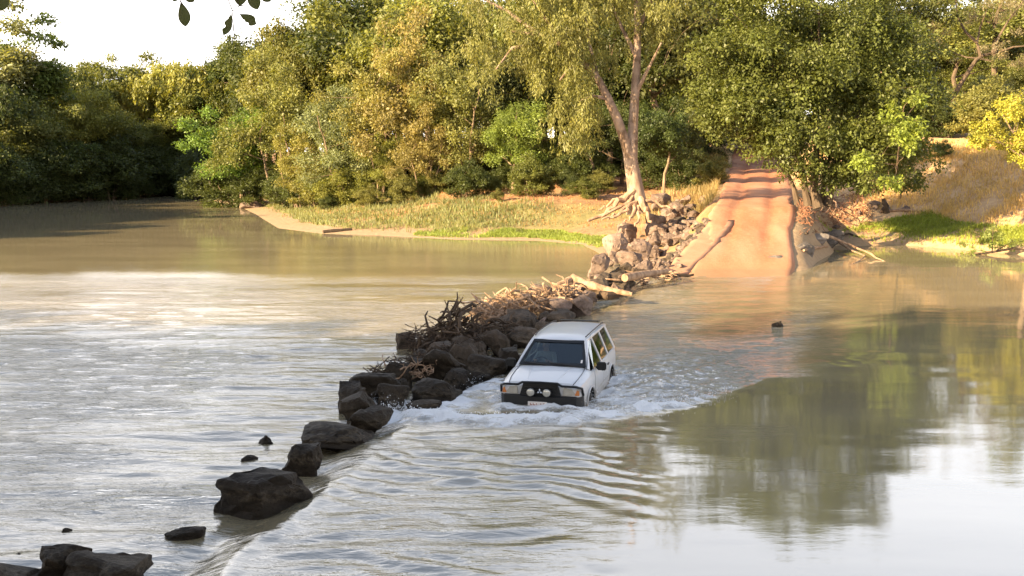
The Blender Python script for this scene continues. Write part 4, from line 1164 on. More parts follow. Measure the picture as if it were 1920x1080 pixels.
for (px, py, z, w) in ((1640, 392, 1.0, 30), (1662, 398, 0.9, 22), (1612, 405, 0.8, 20), (1700, 395, 1.0, 18), (1588, 418, 0.7, 18), (1570, 430, 0.6, 16)):
    rock('reddish lump of earth and stone on the washed out bank below the dense tree', px - w / 2, px + w / 2, py - w * .55, py, int(rng.integers(0, 12)), D_, 0.9, float(GT(px, py)[2]), rng.uniform(0, 3), (0, 0), 'stones on the washed out right bank')
for (lab, a_, b_, t_, f_, i_, z_) in (('jagged grey slab of broken concrete at the ramp corner', 1440, 1492, 478, 504, 6, 0.0), ('grey broken concrete block on right edge of the ramp', 1478, 1530, 452, 488, 3, 0.15), ('dark undercut concrete lump right of the ramp', 1500, 1556, 436, 470, 10, 0.25), ('dark flat lump at the water right of the ramp', 1520, 1575, 444, 468, 2, 0.05), ('pale broken lump where the ramp meets the red bank', 1545, 1590, 430, 456, 7, 0.3)):
    o = rock(lab, a_, b_, t_, f_, i_, 'rock_grey', 0.9, z_, 0.2 * i_)
for (lab, px, py, w, h) in (('dark speck of rock awash in the left rapids, nearer one', 122, 999, 20, 6), ('small pair of rock tips awash left of the wedge rock', 463, 868, 36, 9), ('rock tip awash beyond the pair, left of the flat slab', 497, 831, 34, 7), ('rock tip awash behind the bottom left boulders', 22, 1046, 26, 8), ('dark snag tip above the lit water far right of car', 1460, 615, 26, 8)):
    o = rock(lab, px - w / 2, px + w / 2, py - h, py, int(px) % 11, W_, 0.75, -0.13 if px < 900 else -0.03, px * 0.7)
    o.rotation_euler = (0.35 * math.sin(px), 0.4 * math.cos(px), px * 0.7); o.scale = (o.scale[0], o.scale[1], o.scale[2] * 1.5)
rock('low flat rock at the water on the point of the bank', 445, 490, 376, 390, 6, D_, 0.8, 0.1)

# ------------------------------------------------------------------ driftwood
rng = np.random.default_rng(23)
STK = []
for i in range(8):
    mb = MB(); n = 6; pts = [(t - 0.5, rng.normal(0, 0.03) + 0.10 * math.sin(t * 5 + i), rng.normal(0, 0.025)) for t in np.linspace(0, 1, n)]
    mb.tube(pts, [0.030, 0.027, 0.024, 0.020, 0.016, 0.008], 6)
    if i % 2:
        b = pts[3]; mb.tube([b, (b[0] + 0.12, b[1] + 0.10, b[2] + 0.08), (b[0] + 0.2, b[1] + 0.22, b[2] + 0.1)], [0.016, 0.011, 0.005], 5)
    STK.append({m_: mb.mesh('stick', M[m_], True) for m_ in ('drift', 'drift_dark')})
def stick(p, L, az, el, mat, label, group, thick=1.0):
    o = link(bpy.data.objects.new('driftwood_stick', STK[int(rng.integers(0, 8))][mat]))
    o.location = p; o.scale = (L, L * thick, L * thick); o.rotation_euler = (rng.uniform(0, 6.28), -el, az)
    return tag(o, label, 'stick', group)
def heap(px0, px1, py_line, zmax, n, mat, label, group, L0, L1, dy, thick=1.0, steep=0.5):
    for i in range(n):
        px = rng.uniform(px0, px1); base = G(px, py_line(px), 0.0)
        u = rng.random() ** 1.3
        q = zmax(px) * u
        p = (base[0] + rng.normal(0, 0.1), base[1] + rng.uniform(-dy, dy) * (1 - 0.5 * u), 0.12 + q)
        stick(p, rng.uniform(L0, L1), rng.uniform(0, 6.28), rng.normal(0.1, steep), mat, label, group, thick)
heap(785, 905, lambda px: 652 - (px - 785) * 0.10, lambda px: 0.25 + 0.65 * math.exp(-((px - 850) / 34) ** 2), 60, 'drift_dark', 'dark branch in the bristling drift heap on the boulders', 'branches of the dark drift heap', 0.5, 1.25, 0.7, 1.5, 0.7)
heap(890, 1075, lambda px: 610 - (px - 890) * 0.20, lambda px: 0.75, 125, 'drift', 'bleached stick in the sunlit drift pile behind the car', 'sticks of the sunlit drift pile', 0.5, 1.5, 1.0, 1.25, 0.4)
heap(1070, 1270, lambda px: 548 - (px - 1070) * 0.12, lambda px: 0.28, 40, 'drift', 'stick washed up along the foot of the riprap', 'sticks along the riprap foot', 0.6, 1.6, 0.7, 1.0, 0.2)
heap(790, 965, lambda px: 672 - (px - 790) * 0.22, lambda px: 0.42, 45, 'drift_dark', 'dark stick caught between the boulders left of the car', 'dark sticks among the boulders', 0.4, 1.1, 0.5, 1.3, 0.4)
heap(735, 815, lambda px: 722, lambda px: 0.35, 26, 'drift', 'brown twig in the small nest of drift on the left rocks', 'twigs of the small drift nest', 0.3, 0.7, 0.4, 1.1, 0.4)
# fine litter of the piles, too small to pick apart
def litter(name, label, px0, px1, py_line, zmax, n, mat, dy, L):
    mb = MB()
    for i in range(n):
        px = rng.uniform(px0, px1); b = G(px, py_line(px), 0); z = 0.05 + zmax * rng.random() ** 1.4
        a = rng.uniform(0, 6.28); e = rng.normal(0, 0.4); l = rng.uniform(0.4, 1.0) * L
        p = np.array([b[0], b[1] + rng.uniform(-dy, dy), z]); d = np.array([math.cos(a) * math.cos(e), math.sin(a) * math.cos(e), math.sin(e)]) * l / 2
        mb.tube([p - d, p + rng.normal(0, 0.04, 3), p + d], [0.012, 0.011, 0.005], 4, False)
    o = mb.build(name, M[mat]); o['kind'] = 'stuff'; o['label'] = label; o['category'] = 'driftwood'
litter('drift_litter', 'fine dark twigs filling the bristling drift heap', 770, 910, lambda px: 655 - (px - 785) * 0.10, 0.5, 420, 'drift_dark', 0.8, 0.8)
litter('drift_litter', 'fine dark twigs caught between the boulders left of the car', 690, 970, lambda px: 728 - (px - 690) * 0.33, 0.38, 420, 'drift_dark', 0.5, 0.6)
litter('drift_litter', 'fine bleached twigs filling the sunlit drift pile', 885, 1080, lambda px: 608 - (px - 890) * 0.20, 0.55, 700, 'drift', 1.0, 0.7)
mb = MB()
for i in range(420):
    px = rng.uniform(1496, 1640); py = rng.normal(400, 20); b = GT(px, min(max(py, 350), 440)); a = rng.uniform(0, 6.28); e = rng.normal(0.3, 0.5); l = rng.uniform(0.25, 0.9)
    p = b + np.array([0, 0, rng.uniform(0.0, 0.35)]); d = np.array([math.cos(a) * math.cos(e), math.sin(a) * math.cos(e), math.sin(e)]) * l / 2
    mb.tube([p - d, p + rng.normal(0, 0.06, 3), p + d], [0.022, 0.018, 0.008], 4, False)
M['red_litter'] = bark_material('red_litter', (0.13, 0.055, 0.03), (0.32, 0.16, 0.09), 8.0)
o = mb.build('root_debris', M['red_litter']); o['kind'] = 'stuff'; o['label'] = 'tangle of reddish roots and dry sticks on the washed out bank'; o['category'] = 'driftwood'
def log(name, label, pts, rads, mat, sides=9):
    P = [np.array(p) for p in pts]; pp = []; rr = []
    for i in range(len(P) - 1):
        for t in (0, 0.33, 0.66):
            pp.append(tuple(P[i] * (1 - t) + P[i + 1] * t + rng.normal(0, 0.02, 3))); rr.append((rads[i] * (1 - t) + rads[i + 1] * t) * rng.uniform(0.82, 1.15))
    pp.append(tuple(P[-1])); rr.append(rads[-1])
    o = MB().tube(pp, rr, sides).build(name, M[mat], None, True); return tag(o, label, 'log')
log('drift_log', 'thick forked log slanting over the sunlit drift pile', [W(1010, 568, 36.5), W(1042, 540, 37.2), W(1074, 521, 38)], [0.15, 0.14, 0.11], 'drift')
log('drift_log', 'dark log running from the forked log towards the water', [W(1072, 522, 38), W(1110, 536, 37.5), W(1150, 548, 37.2), W(1185, 552, 37)], [0.16, 0.15, 0.12, 0.07], 'drift')
log('drift_log', 'log with a pale round sawn end below the riprap', [W(1172, 522, 41.5), W(1200, 516, 42.5), W(1250, 508, 44)], [0.15, 0.14, 0.11], 'drift', 12)
log('drift_branch', 'long dark branch lying across the foot of the concrete ramp', [W(1185, 508, 44.5), W(1235, 512, 45), W(1268, 517, 45.2), W(1300, 515, 45.6)], [0.12, 0.10, 0.08, 0.05], 'drift_dark')
log('drift_log', 'dark log lying low at the water edge right of driftwood', [W(1095, 545, 38.2), W(1140, 556, 37), W(1180, 548, 37.6)], [0.15, 0.14, 0.10], 'drift_dark')
log('drift_log', 'flat dark log lying on the mud before the reeds', [GT(606, 437) + np.array((0, 0, .05)), GT(635, 434.5) + np.array((0, 0, .07)), GT(660, 432) + np.array((0, 0, .05))], [0.16, 0.15, 0.12], 'drift_dark')
log('fallen_branch', 'pale branch bent into the water right of the ramp', [GT(1545, 446) + np.array((0, 0, .2)), G(1600, 462, .28), G(1632, 477, .2), G(1662, 492, -.04)], [0.08, 0.07, 0.055, 0.03], 'drift')
log('fallen_branch', 'second pale branch lying in water, crossing the bent one', [GT(1555, 446) + np.array((0, 0, .15)), G(1590, 466, .2), G(1622, 480, .12), G(1590, 500, -.03)], [0.06, 0.055, 0.045, 0.025], 'drift')
log('fallen_branch', 'bleached plank-like branch on the broken ramp edge', [GT(px, py) + np.array((0, 0, .12)) for px, py in ((1505, 474), (1530, 470), (1552, 466))], [0.07, 0.07, 0.05], 'drift')
log('fallen_branch', 'dark root-like branch along the washed out right bank', [GT(px, py) + np.array((0, 0, .05)) for px, py in ((1510, 440), (1545, 438), (1590, 440), (1612, 446))], [0.07, 0.09, 0.07, 0.04], 'drift_dark')
log('stump', 'short dark stump on the right bank under the dense tree', [GT(1662, 400) + np.array(q) for q in ((0, 0, -.1), (-.08, 0, .5), (-.2, .1, .95))], [0.26, 0.2, 0.12], 'drift_dark')
log('drift_log', 'reddish log lying flat on right bank beside the stump', [GT(1650, 398) + np.array((0, 0, .06)), GT(1690, 397) + np.array((0, 0, .08)), GT(1730, 398) + np.array((0, 0, .06))], [0.11, 0.12, 0.09], 'drift')

# ------------------------------------------------------------------ the car
m, nt = new_mat('white_car_paint'); g = N(nt)
ps = g.n('ShaderNodeSeparateXYZ'); g.l(g.obj(), ps.inputs[0])
dn = g.noise(5.0, 5, 0.65, g.obj()); dz = g.math('ADD', ps.outputs[2], g.math('MULTIPLY', g.math('SUBTRACT', dn, 0.5), 0.5))
c = g.mix(g.noise(1.6, 3, 0.6, g.obj()), (0.44, 0.445, 0.45), (0.52, 0.525, 0.53))
c = g.mix(g.ramp(dz, [(0.5, 0.75), (0.95, 0.0)]), c, (0.22, 0.18, 0.13))
g.out(g.bsdf(c, g.math('ADD', g.math('MULTIPLY', dn, 0.2), 0.22), None, 0.5, 0.0, 1.45, 0.3)); M['white_paint'] = m
M['black_plastic'] = simple('black_plastic', (0.012, 0.012, 0.012), 0.5, 0.35)
M['rubber'] = simple('tyre_rubber', (0.02, 0.019, 0.018), 0.85, 0.2)
M['alloy'] = simple('alloy', (0.35, 0.35, 0.36), 0.35, 0.5, 0.8)
M['chrome'] = simple('chrome', (0.75, 0.75, 0.75), 0.12, 0.5, 1.0)
M['cloth_dark'] = simple('seat_cloth', (0.05, 0.05, 0.053), 0.9, 0.2)
M['amber'] = simple('amber_lens', (0.45, 0.16, 0.05), 0.15, 0.6)
M['skin'] = simple('skin', (0.42, 0.26, 0.19), 0.5, 0.4)
M['shirt'] = simple('pale_shirt', (0.26, 0.29, 0.31), 0.9, 0.2)
M['hair'] = simple('dark_hair', (0.02, 0.015, 0.01), 0.6, 0.3)
M['plate_white'] = simple('plate_white', (0.62, 0.58, 0.54), 0.4, 0.4)
M['plate_ochre'] = simple('plate_ochre', (0.30, 0.09, 0.05), 0.5, 0.3)
m, nt = new_mat('dark_glass'); g = N(nt)
tr = g.n('ShaderNodeBsdfTransparent'); tr.inputs[0].default_value = (0.60, 0.64, 0.63, 1)
gl = g.n('ShaderNodeBsdfGlossy'); gl.inputs['Roughness'].default_value = 0.02; gl.inputs[0].default_value = (0.9, 0.95, 1, 1)
lw = g.n('ShaderNodeLayerWeight'); lw.inputs[0].default_value = 0.5
ff = g.math('ADD', g.math('MULTIPLY', g.math('POWER', lw.outputs['Facing'], 3.0), 0.6), 0.035)
mx = g.n('ShaderNodeMixShader'); g.l(ff, mx.inputs[0]); g.l(tr.outputs[0], mx.inputs[1]); g.l(gl.outputs[0], mx.inputs[2]); g.out(mx.outputs[0]); M['glass'] = m
M['glass_clear'] = m.copy()
for n_ in M['glass_clear'].node_tree.nodes:
    if n_.type == 'BSDF_TRANSPARENT': n_.inputs[0].default_value = (0.62, 0.67, 0.66, 1)
m, nt = new_mat('lamp_glass'); g = N(nt)
v = g.n('ShaderNodeTexWave'); v.inputs['Scale'].default_value = 14; v.inputs['Distortion'].default_value = 1.5; g.l(g.obj(), v.inputs[0])
g.out(g.bsdf(g.mix(v.outputs['Fac'], (0.30, 0.29, 0.25), (0.62, 0.60, 0.54)), 0.1, None, 0.7, 0.35)); M['lamp'] = m

CZ = -0.52
car = empty('car', (CAR[0], CAR[1], CZ), -CAR_YAW)
car.scale = (1.05, 1.08, 1.0)
tag(car, 'white four-wheel-drive wagon with black front fording the flooded crossing', 'car')

# lower body: lofted sections with an open cabin tub
def section(hw, zb, zs, a, b, c):
    return [(0, zb), (hw - 0.10, zb), (hw - 0.02, zb + 0.10), (hw, zb + 0.28), (hw - 0.005, zs - 0.14), (hw - 0.035, zs), (hw - a[0], a[1]), (hw - b[0], b[1]), (0, c)]
ST = [(0.03, section(0.72, 0.44, 0.90, (0.10, 0.93), (0.22, 0.95), 0.965)),
      (0.10, section(0.77, 0.40, 0.95, (0.11, 0.995), (0.24, 1.02), 1.035)),
      (0.35, section(0.815, 0.36, 0.99, (0.12, 1.04), (0.25, 1.065), 1.085)),
      (0.75, section(0.835, 0.34, 1.03, (0.12, 1.08), (0.25, 1.11), 1.13)),
      (1.08, section(0.84, 0.34, 1.07, (0.12, 1.12), (0.25, 1.15), 1.165)),
      (1.13, section(0.84, 0.34, 1.07, (0.075, 1.075), (0.085, 0.60), 0.60)),
      (2.40, section(0.84, 0.34, 1.08, (0.075, 1.085), (0.085, 0.60), 0.60)),
      (3.70, section(0.835, 0.36, 1.09, (0.075, 1.095), (0.085, 0.60), 0.60)),
      (4.02, section(0.81, 0.40, 1.09, (0.075, 1.095), (0.085, 0.60), 0.60)),
      (4.05, section(0.80, 0.42, 1.08, (0.10, 1.085), (0.20, 1.085), 1.085))]
vs = []; fs = []
np_ = len(ST[0][1]); full = 2 * np_ - 2
for (y, s) in ST:
    ring = [(x, y, z) for (x, z) in s] + [(-x, y, z) for (x, z) in reversed(s[1:-1])]
    vs += ring
for i in range(len(ST) - 1):
    for k in range(full):
        k2 = (k + 1) % full
        fs.append((i * full + k, i * full + k2, (i + 1) * full + k2, (i + 1) * full + k))
fs.append(tuple(reversed(range(full)))); fs.append(tuple((len(ST) - 1) * full + k for k in range(full)))
body = MB().add(vs, fs).build('body', M['white_paint'], car, True)
# wheel arches cut into it
cut = MB()
for y in (0.80, 3.22):
    for sx in (-1, 1):
        cut.lathe([(0, 0.45), (0.34, 0.45)], (sx * 0.60, y, 0.36), (sx, 0, 0), 28)
cutter = cut.build('cutter', None, car)
bpy.context.view_layer.update()
bo = body.modifiers.new('arches', 'BOOLEAN'); bo.operation = 'DIFFERENCE'; bo.object = cutter; bo.solver = 'EXACT'
dg = bpy.context.evaluated_depsgraph_get()
nm = bpy.data.meshes.new_from_object(body.evaluated_get(dg))
body.modifiers.clear(); body.data = nm
nm.polygons.foreach_set('use_smooth', [True] * len(nm.polygons)); nm.set_sharp_from_angle(angle=R(32))
nm.materials.append(M['black_plastic'])
for p in nm.polygons:
    c = p.center
    if abs(c.x) > 0.55 and any(math.hypot(c.y - y, c.z - 0.36) < 0.455 for y in (0.80, 3.22)) and not (abs(c.x) > 0.79 and abs(p.normal.x) > 0.5):
        p.material_index = len(nm.materials) - 1
bpy.data.objects.remove(cutter)

for y in (0.80, 3.22):
    for sx in (-1, 1):
        w = MB().lathe([(-0.11, 0.20), (-0.11, 0.29), (-0.09, 0.335), (-0.04, 0.345), (0.04, 0.345), (0.09, 0.335), (0.11, 0.29), (0.11, 0.20)], (sx * 0.715, y, 0.345), (1, 0, 0), 30).build('wheel', M['rubber'], car, True)
        rim = MB().lathe([(-0.08, 0.20), (0.06, 0.20), (0.09, 0.195), (0.06, 0.17), (0.06, 0.02)], (sx * 0.715, y, 0.345), (sx, 0, 0), 24)
        for k in range(6):
            a = k * math.pi / 3
            rim.box((sx * 0.795, y + math.cos(a) * 0.11, 0.345 + math.sin(a) * 0.11), (0.02, 0.16, 0.05), Matrix.Rotation(a, 3, 'X'))
        rim.build('rim', M['alloy'], w, True)
# roof shell
vs = []; fs = []; RY = [(1.72, 0.535, 1.585, 1.60), (1.85, 0.565, 1.605, 1.645), (2.3, 0.585, 1.63, 1.68), (3.0, 0.59, 1.635, 1.69), (3.7, 0.58, 1.625, 1.68), (3.98, 0.565, 1.60, 1.645), (4.03, 0.55, 1.57, 1.60)]
for (y, hw, ze, zc) in RY:
    for t in (-1, -0.93, -0.7, -0.35, 0, 0.35, 0.7, 0.93, 1):
        vs.append((hw * t, y, ze + (zc - ze) * (1 - t * t) ** 0.6))
    for t in (1, 0.5, 0, -0.5, -1):
        vs.append((hw * t * 0.99, y, ze - 0.035))
nr = 14
for i in range(len(RY) - 1):
    for k in range(nr): fs.append((i * nr + k, i * nr + (k + 1) % nr, (i + 1) * nr + (k + 1) % nr, (i + 1) * nr + k))
fs.append(tuple(reversed(range(nr)))); fs.append(tuple((len(RY) - 1) * nr + k for k in range(nr)))
roof = MB().add(vs, fs).build('roof', M['white_paint'], car, True)
for sx in (-1, 1):
    MB().tube([(sx * 0.525, 1.86, 1.66), (sx * 0.545, 2.2, 1.685), (sx * 0.55, 3.0, 1.692), (sx * 0.545, 3.7, 1.68), (sx * 0.53, 3.95, 1.65)], 0.014, 6).build('roof_rail', M['black_plastic'], roof, True)
MB().box((0, 3.99, 1.672), (0.9, 0.10, 0.018)).build('rear_spoiler', M['black_plastic'], roof, False, 0.006)
# pillars
def belt(y): return (0.80, y, 1.075)
def head(y): return (float(np.interp(y, [q[0] for q in RY], [q[1] for q in RY])) - 0.005, y, float(np.interp(y, [q[0] for q in RY], [q[2] for q in RY])) - 0.012)
for sx in (-1, 1):
    f = lambda p: (p[0] * sx, p[1], p[2])
    MB().tube([f((0.715, 1.06, 1.10)), f((0.655, 1.32, 1.30)), f((0.59, 1.58, 1.49)), f((0.545, 1.76, 1.595))], [0.045, 0.038, 0.036, 0.036], 8).build('windscreen_pillar', M['white_paint'], car, True)
    for (yb, yt, wd) in ((2.22, 2.16, 0.10), (3.06, 2.98, 0.10), (3.92, 3.82, 0.16)):
        b = belt(yb); h = head(yt)
        q = [f((b[0], yb - wd / 2, b[2])), f((b[0], yb + wd / 2, b[2])), f((h[0] + .012, yt + wd / 2, h[2])), f((h[0] + .012, yt - wd / 2, h[2]))]
        MB().slab(q, (sx, 0, 0.45), 0.035).build('window_pillar', M['white_paint'], car, False, 0.005)
    MB().tube([f((0.55, 1.76, 1.592)), f((0.578, 2.2, 1.618)), f((0.585, 3.0, 1.622)), f((0.57, 3.75, 1.61)), f((0.555, 3.98, 1.585))], 0.032, 6).build('gutter', M['white_paint'], car, True)
    for (a0, a1, t0, t1) in ((1.36, 2.17, 1.80, 2.11), (2.27, 3.01, 2.21, 2.93), (3.11, 3.84, 3.03, 3.74)):
        b0, b1, h0, h1 = belt(a0), belt(a1), head(t0), head(t1)
        MB().slab([f((b0[0] - .012, a0, b0[2])), f((b1[0] - .012, a1, b1[2])), f((h1[0] - .004, t1, h1[2])), f((h0[0] - .004, t0, h0[2]))], (sx, 0, 0.45), 0.006).build('side_window', M['glass'], car)
    # doors, 6 mm proud of the body side
    for (y0, y1) in ((1.24, 2.20), (2.225, 2.86)):
        d = MB()
        for (za, zc, xo) in ((0.46, 0.62, 0.838), (0.62, 0.93, 0.842), (0.93, 1.06, 0.842)):
            xb = 0.842 if zc < 1.0 else 0.815
            d.hexa([f((xo - .01, y0, za)), f((xo - .01, y1, za)), f((xo + .006, y1, za)), f((xo + .006, y0, za)), f((xb - .01, y0, zc)), f((xb - .01, y1, zc)), f((xb + .006, y1, zc)), f((xb + .006, y0, zc))])
        dr = d.build('door', M['white_paint'], car, False)
        MB().box(f((0.858, y1 - 0.14, 0.93)), (0.022, 0.15, 0.045)).build('handle', M['black_plastic'], dr, False, 0.008)
    MB().box(f((0.852, 2.05, 0.60)), (0.02, 1.62, 0.085)).build('side_moulding', M['white_paint'], car, False, 0.008)
    mi = MB().box(f((0.93, 1.42, 1.13)), (0.19, 0.09, 0.17)); mi.box(f((0.83, 1.45, 1.10)), (0.08, 0.05, 0.05)); mo = mi.build('wing_mirror', M['black_plastic'], car, False, 0.02)
    MB().box(f((0.93, 1.468, 1.13)), (0.15, 0.006, 0.13)).build('mirror_glass', M['chrome'], mo)
    ar = MB(); pts = [(f((0.845, 3.22 + 0.465 * math.cos(a), 0.36 + 0.465 * math.sin(a)))) for a in np.linspace(0.05, math.pi - 0.05, 14)]; ar.tube(pts, 0.022, 6); ar.build('arch_flare', M['white_paint'], car, True)
    ar = MB(); pts = [(f((0.838, 0.80 + 0.465 * math.cos(a), 0.36 + 0.465 * math.sin(a)))) for a in np.linspace(0.05, math.pi - 0.05, 14)]; ar.tube(pts, 0.020, 6); ar.build('arch_flare', M['white_paint'], car, True)
# glass front and back
wsb, wst = (0.66, 1.075, 1.175), (0.52, 1.725, 1.585)
MB().slab([(-wsb[0], wsb[1], wsb[2]), (wsb[0], wsb[1], wsb[2]), (wst[0], wst[1], wst[2]), (-wst[0], wst[1], wst[2])], (0, -0.53, 0.85), 0.006).build('windscreen', M['glass_clear'], car)
fr = MB(); off = np.array([0, -0.006, 0.010])
def wsp(u, v):   # u -1..1 across, v 0..1 up the screen
    hw = wsb[0] * (1 - v) + wst[0] * v
    return tuple(np.array([u * hw, wsb[1] * (1 - v) + wst[1] * v, wsb[2] * (1 - v) + wst[2] * v]) + off)
for (u0, u1, v0, v1) in ((-1.02, 1.02, -0.02, 0.085), (-1.02, 1.02, 0.90, 1.02), (-1.02, -0.93, 0.085, 0.90), (0.93, 1.02, 0.085, 0.90)):
    fr.slab([wsp(u0, v0), wsp(u1, v0), wsp(u1, v1), wsp(u0, v1)], (0, -0.53, 0.85), 0.005)
fr.build('windscreen_seal', M['black_plastic'], car)
for (x0, x1) in ((-0.12, -0.58), (0.42, -0.05)):
    MB().tube([(x0, 1.05, 1.185), ((x0 + x1) / 2, 1.07, 1.20), (x1, 1.09, 1.215)], [0.012, 0.009, 0.007], 5).build('wiper', M['black_plastic'], car)
st = wsp(0.90, 0.16)
MB().box((st[0], st[1] - .004, st[2] + .004), (0.035, 0.006, 0.085), Matrix.Rotation(-0.95, 3, 'X')).build('sticker', M['plate_white'], car)
MB().slab([(-0.62, 4.02, 1.10), (0.62, 4.02, 1.10), (0.52, 3.99, 1.57), (-0.52, 3.99, 1.57)], (0, 1, 0.05), 0.006).build('rear_window', M['glass'], car)
# black front: bumper, grille, lamp surrounds
bp = MB()
prof = [(-0.80, 0.30), (-0.79, 0.12), (-0.70, -0.02), (-0.35, -0.07), (0, -0.085), (0.35, -0.07), (0.70, -0.02), (0.79, 0.12), (0.80, 0.30)]
vs = []; fs = []
for (z, o_) in ((0.40, 0.05), (0.48, 0.0), (0.66, -0.01), (0.76, 0.0), (0.775, 0.04)):
    for (x, y) in prof: vs.append((x * (1 - 0.03 * (o_ > 0.03)), y + o_, z))
for (z, o_) in ((0.775, 0.30), (0.40, 0.30)):
    for (x, y) in prof: vs.append((x * 0.9, max(y + o_, 0.10), z))
np2 = len(prof)
for i in range(7):
    j = (i + 1) % 7
    for k in range(np2 - 1): fs.append((i * np2 + k, i * np2 + k + 1, j * np2 + k + 1, j * np2 + k))
fs.append(tuple(i * np2 for i in range(7))); fs.append(tuple(i * np2 + np2 - 1 for i in reversed(range(7))))
bumper = MB().add(vs, fs).build('bumper', M['black_plastic'], car, True)
gr = MB()
gr.hexa([(-0.40, -0.02, 0.76), (0.40, -0.02, 0.76), (0.40, 0.1, 0.76), (-0.40, 0.1, 0.76), (-0.33, 0.0, 1.02), (0.33, 0.0, 1.02), (0.33, 0.1, 1.03), (-0.33, 0.1, 1.03)])
gr.tube([(-0.80, 0.16, 0.78), (-0.785, 0.10, 0.93), (-0.70, 0.0, 0.975), (-0.42, -0.03, 0.985), (-0.34, -0.04, 1.035), (0, -0.05, 1.045), (0.34, -0.04, 1.035), (0.42, -0.03, 0.985), (0.70, 0.0, 0.975), (0.785, 0.10, 0.93), (0.80, 0.16, 0.78)], 0.026, 6)
grille = gr.build('grille', M['black_plastic'], car, False, 0.006)
for z in (0.82, 0.88, 0.94):
    MB().box((0, -0.03, z), (0.60, 0.02, 0.012)).build('grille_bar', M['black_plastic'], grille)
for sx in (-1, 1):
    f = lambda p: (p[0] * sx, p[1], p[2])
    hl = MB().hexa([f((0.43, -0.005, 0.79)), f((0.745, 0.035, 0.79)), f((0.745, 0.12, 0.79)), f((0.43, 0.12, 0.79)), f((0.45, 0.01, 0.945)), f((0.735, 0.05, 0.93)), f((0.735, 0.12, 0.93)), f((0.45, 0.12, 0.945))]).build('headlight', M['lamp'], car, False, 0.012)
    MB().hexa([f((0.66, 0.018, 0.795)), f((0.748, 0.030, 0.795)), f((0.748, 0.05, 0.795)), f((0.66, 0.05, 0.795)), f((0.69, 0.030, 0.90)), f((0.740, 0.040, 0.89)), f((0.740, 0.06, 0.89)), f((0.69, 0.06, 0.90))]).build('indicator', M['amber'], hl, False, 0.006)
    sp = MB().lathe([(0, 0.055), (0.03, 0.080), (0.075, 0.085), (0.085, 0.078)], (sx * 0.155, -0.065, 0.86), (0, -1, 0), 22).build('spotlight', M['black_plastic'], car, True)
    MB().lathe([(0, 0.076), (0.012, 0.068), (0.02, 0.04), (0.023, 0.0)], (sx * 0.155, -0.149, 0.86), (0, -1, 0), 22).build('lens', M['lamp'], sp, True)
    MB().tube([(sx * 0.155, -0.10, 0.80), (sx * 0.155, -0.08, 0.76)], 0.015, 6).build('bracket', M['black_plastic'], sp)
em = MB()
for k in range(3):     # three lozenges meeting in the middle
    a = math.pi / 2 + k * 2 * math.pi / 3; d1 = np.array([math.cos(a), math.sin(a)])
    l = np.array([math.cos(a + R(30)), math.sin(a + R(30))]); r = np.array([math.cos(a - R(30)), math.sin(a - R(30))])
    q = [np.zeros(2) + d1 * .003, l * 0.036, d1 * 0.060, r * 0.036]
    em.slab([(p[0], -0.052, 0.862 + p[1]) for p in q], (0, -1, 0), 0.008)
em.build('emblem', M['chrome'], car)
pl = MB().box((-0.03, -0.098, 0.605), (0.37, 0.012, 0.125)).build('number_plate', M['plate_white'], car, False, 0.003)
gl = MB()
for x in (-0.165, -0.11, -0.05, 0.035, 0.085):
    gl.box((x, -0.1065, 0.605), (0.012, 0.003, 0.068)); gl.box((x + 0.017, -0.1062, 0.605 + random.choice((-.028, 0, .028))), (0.03, 0.003, 0.011)); gl.box((x + 0.03, -0.1066, 0.605 + random.choice((-.014, .014))), (0.011, 0.003, 0.035))
gl.build('plate_characters', M['plate_ochre'], pl)
MB().tube([(0.70, 1.0, 1.12), (0.73, 1.04, 1.45), (0.76, 1.08, 1.85)], [0.006, 0.004, 0.002], 5).build('aerial', M['black_plastic'], car)
# shut lines: bonnet edges and cowl, sunk black strips
for sx in (-1, 1):
    MB().tube([(sx * 0.60, 0.06, 0.958), (sx * 0.625, 0.10, 1.013), (sx * 0.655, 0.35, 1.055), (sx * 0.67, 0.75, 1.098), (sx * 0.66, 1.07, 1.143)], 0.006, 5).build('bonnet_gap', M['black_plastic'], car)
    MB().tube([(sx * 0.28, 0.12, 1.030), (sx * 0.33, 0.5, 1.092), (sx * 0.40, 1.02, 1.146)], [0.010, 0.016, 0.010], 6).build('bonnet_crease', M['white_paint'], car, True)
MB().box((0, 1.072, 1.168), (1.30, 0.05, 0.016)).build('cowl', M['black_plastic'], car)
MB().tube([(-0.30, 0.055, 0.985), (0, 0.05, 1.0), (0.30, 0.055, 0.985)], 0.006, 5).build('bonnet_gap', M['black_plastic'], car)
# interior
MB().box((0, 1.30, 1.03), (1.42, 0.36, 0.14)).build('dashboard', M['cloth_dark'], car, False, 0.04)
for x in (-0.36, 0.36):
    s = MB().box((x, 2.10, 0.72), (0.50, 0.50, 0.16)).box((x, 2.36, 1.05), (0.48, 0.13, 0.60), Matrix.Rotation(-0.2, 3, 'X')).build('seat', M['cloth_dark'], car, False, 0.05)
    MB().box((x, 2.45, 1.43), (0.26, 0.09, 0.16)).build('headrest', M['cloth_dark'], s, False, 0.03)
MB().box((0, 3.15, 1.0), (1.25, 0.14, 0.62), Matrix.Rotation(-0.2, 3, 'X')).build('rear_seat', M['cloth_dark'], car, False, 0.05)
sw = MB(); c0 = np.array([-0.36, 1.60, 1.06]); ax = np.array([0, 0.50, 0.86])
sw.tube([tuple(c0 + 0.18 * (np.array([1, 0, 0]) * math.cos(a) + ax * math.sin(a))) for a in np.linspace(0, 2 * math.pi, 22)], 0.014, 6, False)
sw.tube([tuple(c0 + np.array([-.17, 0, 0])), tuple(c0 + np.array([.17, 0, 0]))], 0.014, 5)
sw.build('steering_wheel', M['black_plastic'], car, True)
